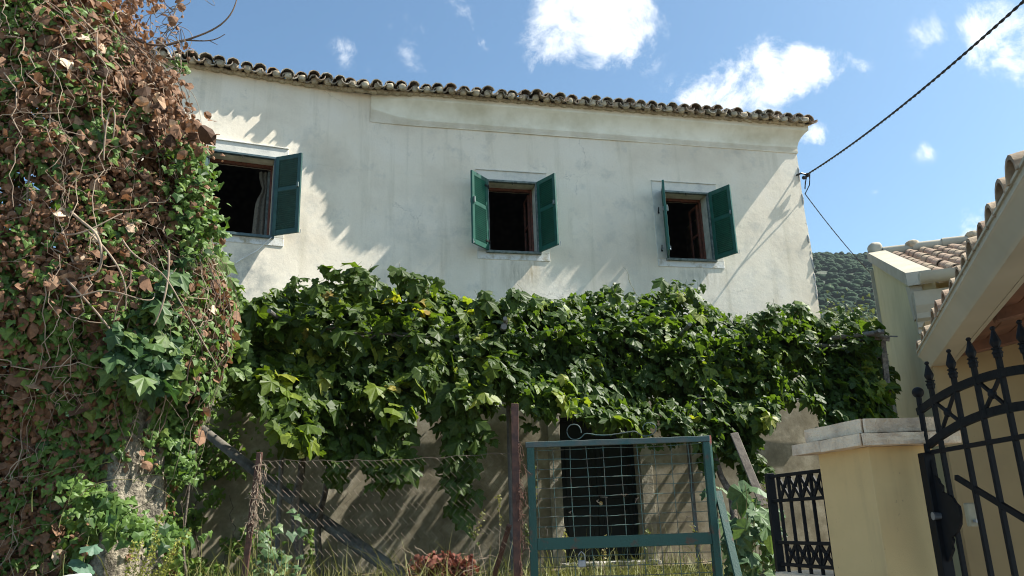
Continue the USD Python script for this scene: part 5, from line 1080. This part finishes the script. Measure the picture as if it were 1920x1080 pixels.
# ------------------------------------------------------------------ plants at the foot of the scene
def gz(x, y): return float(ground_h(np.array([x]), np.array([y]))[0])
def stem_leaf_plant(name, label, cat, base, stems, leaf_n, size, tmpl, mat, seed, stem_mat=None, rad=.006, nrm=(.1, -.55, .75), jit=.4, along=(.25, 1.0), group=None):
    """stems = list of (tip offset, sag); leaves sit along them on short stalks"""
    r = np.random.default_rng(seed); base = np.asarray(base, float); path = thing(name, label, cat, base=base, group=group)
    for off, sag in stems:
        n = 10; t = np.linspace(0, 1, n)[:, None]; Q = base + r.normal(0, .03, 3) * [1, 1, 0] + np.asarray(off) * t + np.array([0, 0, sag]) * 4 * t * (1 - t) + np.vstack([np.zeros((1, 3)), np.cumsum(r.normal(0, .006, (n - 1, 3)), 0)])
        part(path, "stem", MB().tube(Q, np.linspace(rad, rad * .45, n), 5), stem_mat or GREEN_STEM, smooth=True)
        for k in range(leaf_n):
            tt_ = r.uniform(*along); q = np.array([np.interp(tt_, t[:, 0], Q[:, i]) for i in range(3)]) + r.normal(0, size * .45, 3)
            N = unit(np.asarray(nrm) + r.normal(0, jit, 3)); V, F = place(tmpl[int(r.integers(0, len(tmpl)))], q[None], N[None], np.array([size * float(np.exp(r.normal(0, .25)))]), r, (r.normal(0, .5), -.3, -.8), .3)
            part(path, "leaf", (V[0], F), mat)
    return path
def base_at(px, py, Y):
    p = at(px, py, Y); return np.array([p[0], p[1], gz(p[0], p[1]) - .02])
b = base_at(120, 1120, 4.95)
stem_leaf_plant("mallow_plant", "grey green broad leaved mallow in the bottom left corner", "plant", b, [((-.13, -.02, .42), 0), ((.02, -.08, .52), 0), ((.12, -.05, .36), 0), ((.2, 0, .3), .02), ((-.05, -.12, .3), 0), ((.08, .02, .62), 0)], 4, .125, BIG, MALLOW_LEAF, 301, rad=.005, group="mallow plants by the stone wall")
b = base_at(195, 1110, 4.95)
stem_leaf_plant("mallow_plant", "lower pale mallow clump beside the yellow flowering weed", "plant", b, [((-.1, -.05, .3), 0), ((.03, -.05, .36), 0), ((.14, 0, .26), 0), ((.02, -.1, .24), 0)], 4, .09, BIG, MALLOW_LEAF, 302, rad=.004, group="mallow plants by the stone wall")
# flowering weed: arching sprays set with small yellow green buds
b = base_at(225, 1125, 5.0); fw_ = thing("flowering_weed", "yellow green flowering weed with arching sprays at the foot of the tree", "plant", base=b); r_ = np.random.default_rng(303)
for k, (tx, ty) in enumerate([(309, 957), (358, 995), (300, 1005), (318, 1030), (340, 1062), (270, 1010), (245, 1020), (290, 1072), (330, 1010)]):
    tip = at(tx, ty, 4.95 + .1 * (k % 3)); n = 14; t = np.linspace(0, 1, n)[:, None]; Q = b + (tip - b) * t; Q[:, 2] -= .05 * (np.sin(t[:, 0] * np.pi)); Q += np.vstack([np.zeros((1, 3)), np.cumsum(r_.normal(0, .004, (n - 1, 3)), 0)])
    sp_ = part(fw_, "spray", MB().tube(Q, np.linspace(.004, .0015, n), 5), GREEN_STEM, smooth=True)
    m = 150; tt_ = r_.uniform(.3, 1, m); C = np.stack([np.interp(tt_, t[:, 0], Q[:, i]) for i in range(3)], 1) + r_.normal(0, .009, (m, 3)); kk = r_.integers(0, 3, m)
    part(sp_, "buds", merged([place(IV[q], C[kk == q], r_.normal(0, 1, ((kk == q).sum(), 3)), np.full((kk == q).sum(), .016), r_) for q in range(3)]), BUD, kind="stuff")
b = base_at(505, 1120, 6.75)
stem_leaf_plant("bramble", "low bramble with rounded light green leaves at the leaning fence post", "plant", b, [((-.05, -.1, .62), 0), ((.1, -.1, .5), .04), ((.22, -.15, .42), .08), ((-.16, -.05, .36), .05), ((.02, -.2, .75), 0), ((.32, -.1, .3), .06), ((.1, .05, .8), 0)], 9, .075, IV, WEED_LEAF, 304, rad=.004)
b = base_at(1395, 1130, 7.0)
stem_leaf_plant("fig_shoot", "pale lobed fig shoots between the gate post and the iron railing", "plant", b, [((-.06, -.1, .72), 0), ((.1, -.12, .62), 0), ((.18, -.05, .5), .03), ((-.02, -.15, .48), 0), ((.08, 0, .9), 0), ((.2, .05, .78), 0), ((-.1, 0, .86), 0), ((.0, -.2, .3), 0)], 6, .155, GR, WEED_LEAF, 305, rad=.007, group="fig shoots by the railing")
b = base_at(1425, 1130, 7.3)
stem_leaf_plant("fig_shoot", "smaller fig shoots behind the iron railing", "plant", b, [((.1, -.1, .5), 0), ((.2, 0, .62), 0), ((.3, .1, .5), 0), ((.05, .1, .75), 0)], 5, .12, GR, WEED_LEAF, 306, rad=.006, group="fig shoots by the railing")
# heap of dead reddish leaves
b = base_at(830, 1100, 7.3); dh = thing("dead_bush", "heap of withered reddish leaves behind the chain link fence", "dead plant", base=b); r_ = np.random.default_rng(307)
n = 900; c = at(828, 1062, 7.3); u = r_.normal(0, 1, (n, 3)); C = c + unit(u) * r_.uniform(.3, 1, (n, 1)) ** .6 * [.30, .2, .17] * (1 + 1.1 * (fb(unit(u), 2.0, 3) - .5))[:, None] + np.array([0, 0, -.05]); C[:, 2] = np.maximum(C[:, 2], b[2] + .02)
leaves(dh, "withered_leaf", "withered_leaves", C, r_.normal(0, .8, (n, 3)) + [.1, -.5, .5], np.clip(.042 * np.exp(r_.normal(0, .4, n)), .02, .09), DD, DD, RED_DEAD, r_, -C[:, 1], 200)
for k in range(26):
    a_ = c + r_.normal(0, .1, 3) * [1.6, 1, .6] - [0, 0, .12]; part(dh, "twig", MB().tube(a_ + np.cumsum(r_.normal(0, .018, (8, 3)) + np.array([r_.normal(0, .035), 0, .022]), 0), np.linspace(.0035, .0015, 8), 4), TWIG)

def blades(n, xf, yf, hf, r, lean=.35):
    x, y = xf(n), yf(n); z = np.array(ground_h(x, y)); h = hf(n); a = r.uniform(0, 2 * np.pi, n); le = np.abs(r.normal(0, lean, n)); w = r.uniform(.0025, .0055, n); V = []
    for t, ww in ((0, 1), (.4, .85), (.75, .5), (1, .06)):
        cx = x + np.cos(a) * le * h * t ** 1.9; cy = y + np.sin(a) * le * h * t ** 1.9; cz = z + h * t * (1 - .35 * le * t)
        for s_ in (-1, 1): V.append(np.stack([cx - s_ * np.sin(a + .6) * w * ww, cy + s_ * np.cos(a + .6) * w * ww, cz], 1))
    V = np.stack(V, 1); F = np.array([[0, 1, 3], [0, 3, 2], [2, 3, 5], [2, 5, 4], [4, 5, 7], [4, 7, 6]]); return merged([(V, F)])
r_ = np.random.default_rng(310)
solo("grass", blades(2600, lambda n: r_.uniform(-.45, 1.9, n), lambda n: r_.uniform(6.75, 8.6, n), lambda n: np.clip(.20 * np.exp(r_.normal(0, .45, n)), .06, .6), r_, .9), GRASS, "tall grass, green and straw coloured, behind the mesh gate", "grass", kind="stuff")
solo("undergrowth", blades(5200, lambda n: r_.uniform(-4.2, -.4, n), lambda n: r_.uniform(5.0, 8.6, n), lambda n: np.clip(.22 * np.exp(r_.normal(0, .5, n)), .05, .7), r_, .9), GRASS, "thin grass and straw under the fence and the old tree", "grass", kind="stuff")
# seed heads and dry stalks that stand up among it
for k, (px, py, Y) in enumerate([(1000, 870, 6.9), (935, 930, 7.0), (905, 960, 6.9), (1215, 995, 6.9), (1300, 985, 6.8), (880, 985, 7.0), (1060, 1000, 6.9), (985, 985, 6.8), (1135, 1010, 6.9), (1400, 980, 6.9), (1432, 905, 7.1)]):
    t_ = at(px, py, Y); bb = np.array([t_[0] + r_.normal(.0, .12), t_[1], gz(t_[0], t_[1])]); path = thing("seed_stalk", ["dry seed stalk leaning right over the fence foot", "thin straw coloured stalk left of the tall fence post", "bent straw stalk near the withered leaves", "grass stalk with seeds at the middle of the mesh gate", "grass stalk with seeds near the right stile of the mesh gate", "short straw stalk beside the withered leaves", "short grass stalk at the left stile of the mesh gate", "low grass stalk between the tall fence post and the mesh gate", "low seeding stalk under the scroll of the mesh gate", "green stalk in front of the fig shoots", "tall stalk beside the railing among the fig shoots"][k], "grass stalk", base=bb, group="seed stalks standing above the grass")
    n = 10; t = np.linspace(0, 1, n)[:, None]; Q = bb + (t_ - bb) * t + np.array([r_.normal(0, .05), 0, 0]) * np.sin(t * np.pi)
    part(path, "stalk", MB().tube(Q, np.linspace(.0028, .0012, n), 4), TWIG, smooth=True)
    m = 34; tt_ = r_.uniform(.72, 1.02, m); C = np.stack([np.interp(tt_, t[:, 0], Q[:, i]) for i in range(3)], 1) + r_.normal(0, .012, (m, 3))
    part(path, "seeds", merged([place(IV[0], C, r_.normal(0, 1, (m, 3)), np.full(m, .022), r_)]), GRASS, kind="stuff")

# dry stone wall along the road at the left; only its top stones show
dw_ = thing("stone_wall", "low dry stone wall along the road with pale top stones", "wall", base=(-1.8, 4.55, 0)); r_ = np.random.default_rng(320)
x = -5.2
while x < 1.15:
    top = np.interp(x, [-5.2, -2.9, -2.2, -1.6, 1.2], [1.30, 1.30, 1.26, 1.10, .98]); z = 0.0; wd = r_.uniform(.24, .42)
    while z < top - .05:
        h = r_.uniform(.15, .26); h = min(h, top - z + .02) if top - z < .3 else h
        part(dw_, "stone", rock((x + wd / 2 + r_.normal(0, .02), 4.55 + r_.normal(0, .02), z + h / 2), (wd * .56, .20, h * .6), int((x + 6) * 100 + z * 10), 1, .2), RUBBLE[int(r_.integers(0, 2))], smooth=50); z += h
    x += wd
for px, py, sz_ in ((108, 1090, .05), (143, 1082, .055), (182, 1088, .05), (214, 1092, .05)):
    part(dw_, "top_stone", rock(at(px, py, 4.5) - [0, 0, .03], (sz_ * 1.3, .1, sz_ * .8), px, 2, .45), RUBBLE[1], smooth=50)

# ------------------------------------------------------------------ trees behind the house
def bush_tree(label, x, y, z0, h, w, nl, seed):
    r = np.random.default_rng(seed); path = thing("olive_tree", label, "tree", base=(x, y, z0), group="olive trees behind the houses"); mbt = MB()
    Q = np.array([[x, y, z0], [x + .1, y, z0 + h * .2], [x, y + .1, z0 + h * .5], [x + .1, y, z0 + h * .85]]); part(path, "trunk", MB().tube(Q, [.22, .17, .12, .04], 8), BARK, smooth=True)
    C = []; 
    for k in range(16):
        d = unit(r.normal(0, 1, 3) + [0, 0, .4]); c = np.array([x, y, z0 + h * .62]) + d * np.array([w, w, h * .33]) * r.uniform(.4, .95); part(path, "limb", MB().tube([[x, y, z0 + h * .35], (np.array([x, y, z0 + h * .4]) + c) / 2 + [0, 0, .1], c], [.07, .04, .012], 6), BARK)
        m = nl // 16; C.append(c + r.normal(0, 1, (m, 3)) * np.array([w, w, h * .3]) * .27)
    C = np.vstack(C); kk = r.integers(0, 3, len(C))
    part(path, "crown", merged([place(IV[q], C[kk == q], r.normal(0, 1, ((kk == q).sum(), 3)) + [0, 0, .4], np.full((kk == q).sum(), .15) * r.uniform(.6, 1.3, (kk == q).sum()), r, width=.5) for q in range(3)]), OLIVE, kind="stuff")
for k, (px, py, Y, w_, lab) in enumerate([(1560, 580, 27, 1.5, "olive tree rising just right of the house corner"), (1606, 595, 30, 1.6, "olive tree against the yellow house's far corner"), (1520, 600, 33, 2.0, "olive tree mostly hidden behind the old house's corner"), (1635, 615, 24, 1.2, "lower olive tree behind the yellow house's gable")]):
    p_ = at(px, py, Y); z0 = gz(p_[0], p_[1]); bush_tree(lab, p_[0], p_[1], z0, p_[2] - z0, w_, 14000, 400 + k)

# shade-loving scrub against the wall in the dark corner behind the tree
r_ = np.random.default_rng(330); sb = thing("wall_ivy", "dark ivy spreading over the foot of the wall in the shady corner behind the tree", "ivy", base=hp(-3.9, .2, .9))
n = 5200; s__ = np.clip(r_.normal(-5.0, .75, n), -6.2, -3.2); z__ = .9 + np.abs(r_.normal(0, 1.05, n)) * np.clip(1.3 - .5 * np.abs(s__ + 5.1), .2, 1.3)
q = hp(s__, .05 + np.abs(r_.normal(0, .16, n)), z__); k_ = fb(q, 1.6, 7) > .42; q = q[k_]
for k in range(7):
    s0_ = r_.uniform(-6.0, -4.2); m = 14; part(sb, "stem", MB().tube(hp(s0_ + np.cumsum(r_.normal(0, .05, m)), .04 + 0 * np.arange(m), .9 + np.linspace(0, r_.uniform(.8, 1.9), m)), np.linspace(.012, .004, m), 5), VINE_BARK, smooth=True)
leaves(sb, "leaf", "foliage", q, np.array([.2, -.7, .5]) + r_.normal(0, .45, q.shape), np.clip(.075 * np.exp(r_.normal(0, .3, len(q))), .03, .14), IV, IV, IVY_LEAF, r_, r_.random(len(q)), 120)

# ------------------------------------------------------------------ air
if HAZE > 0:
    hz = usdkit.material(stage, L("haze"), {"v": ("principled_volume", {"color": (.82, .90, 1.0), "density": HAZE, "anisotropy": .2})}, [], volume="v.volume")
    b_ = MB().box((0, 300, 135), (2600, 0, 0), (0, 2800, 0), (0, 0, 140))
    solo("haze", b_, hz, kind="stuff", label="thin summer haze over the valley", cat="haze")
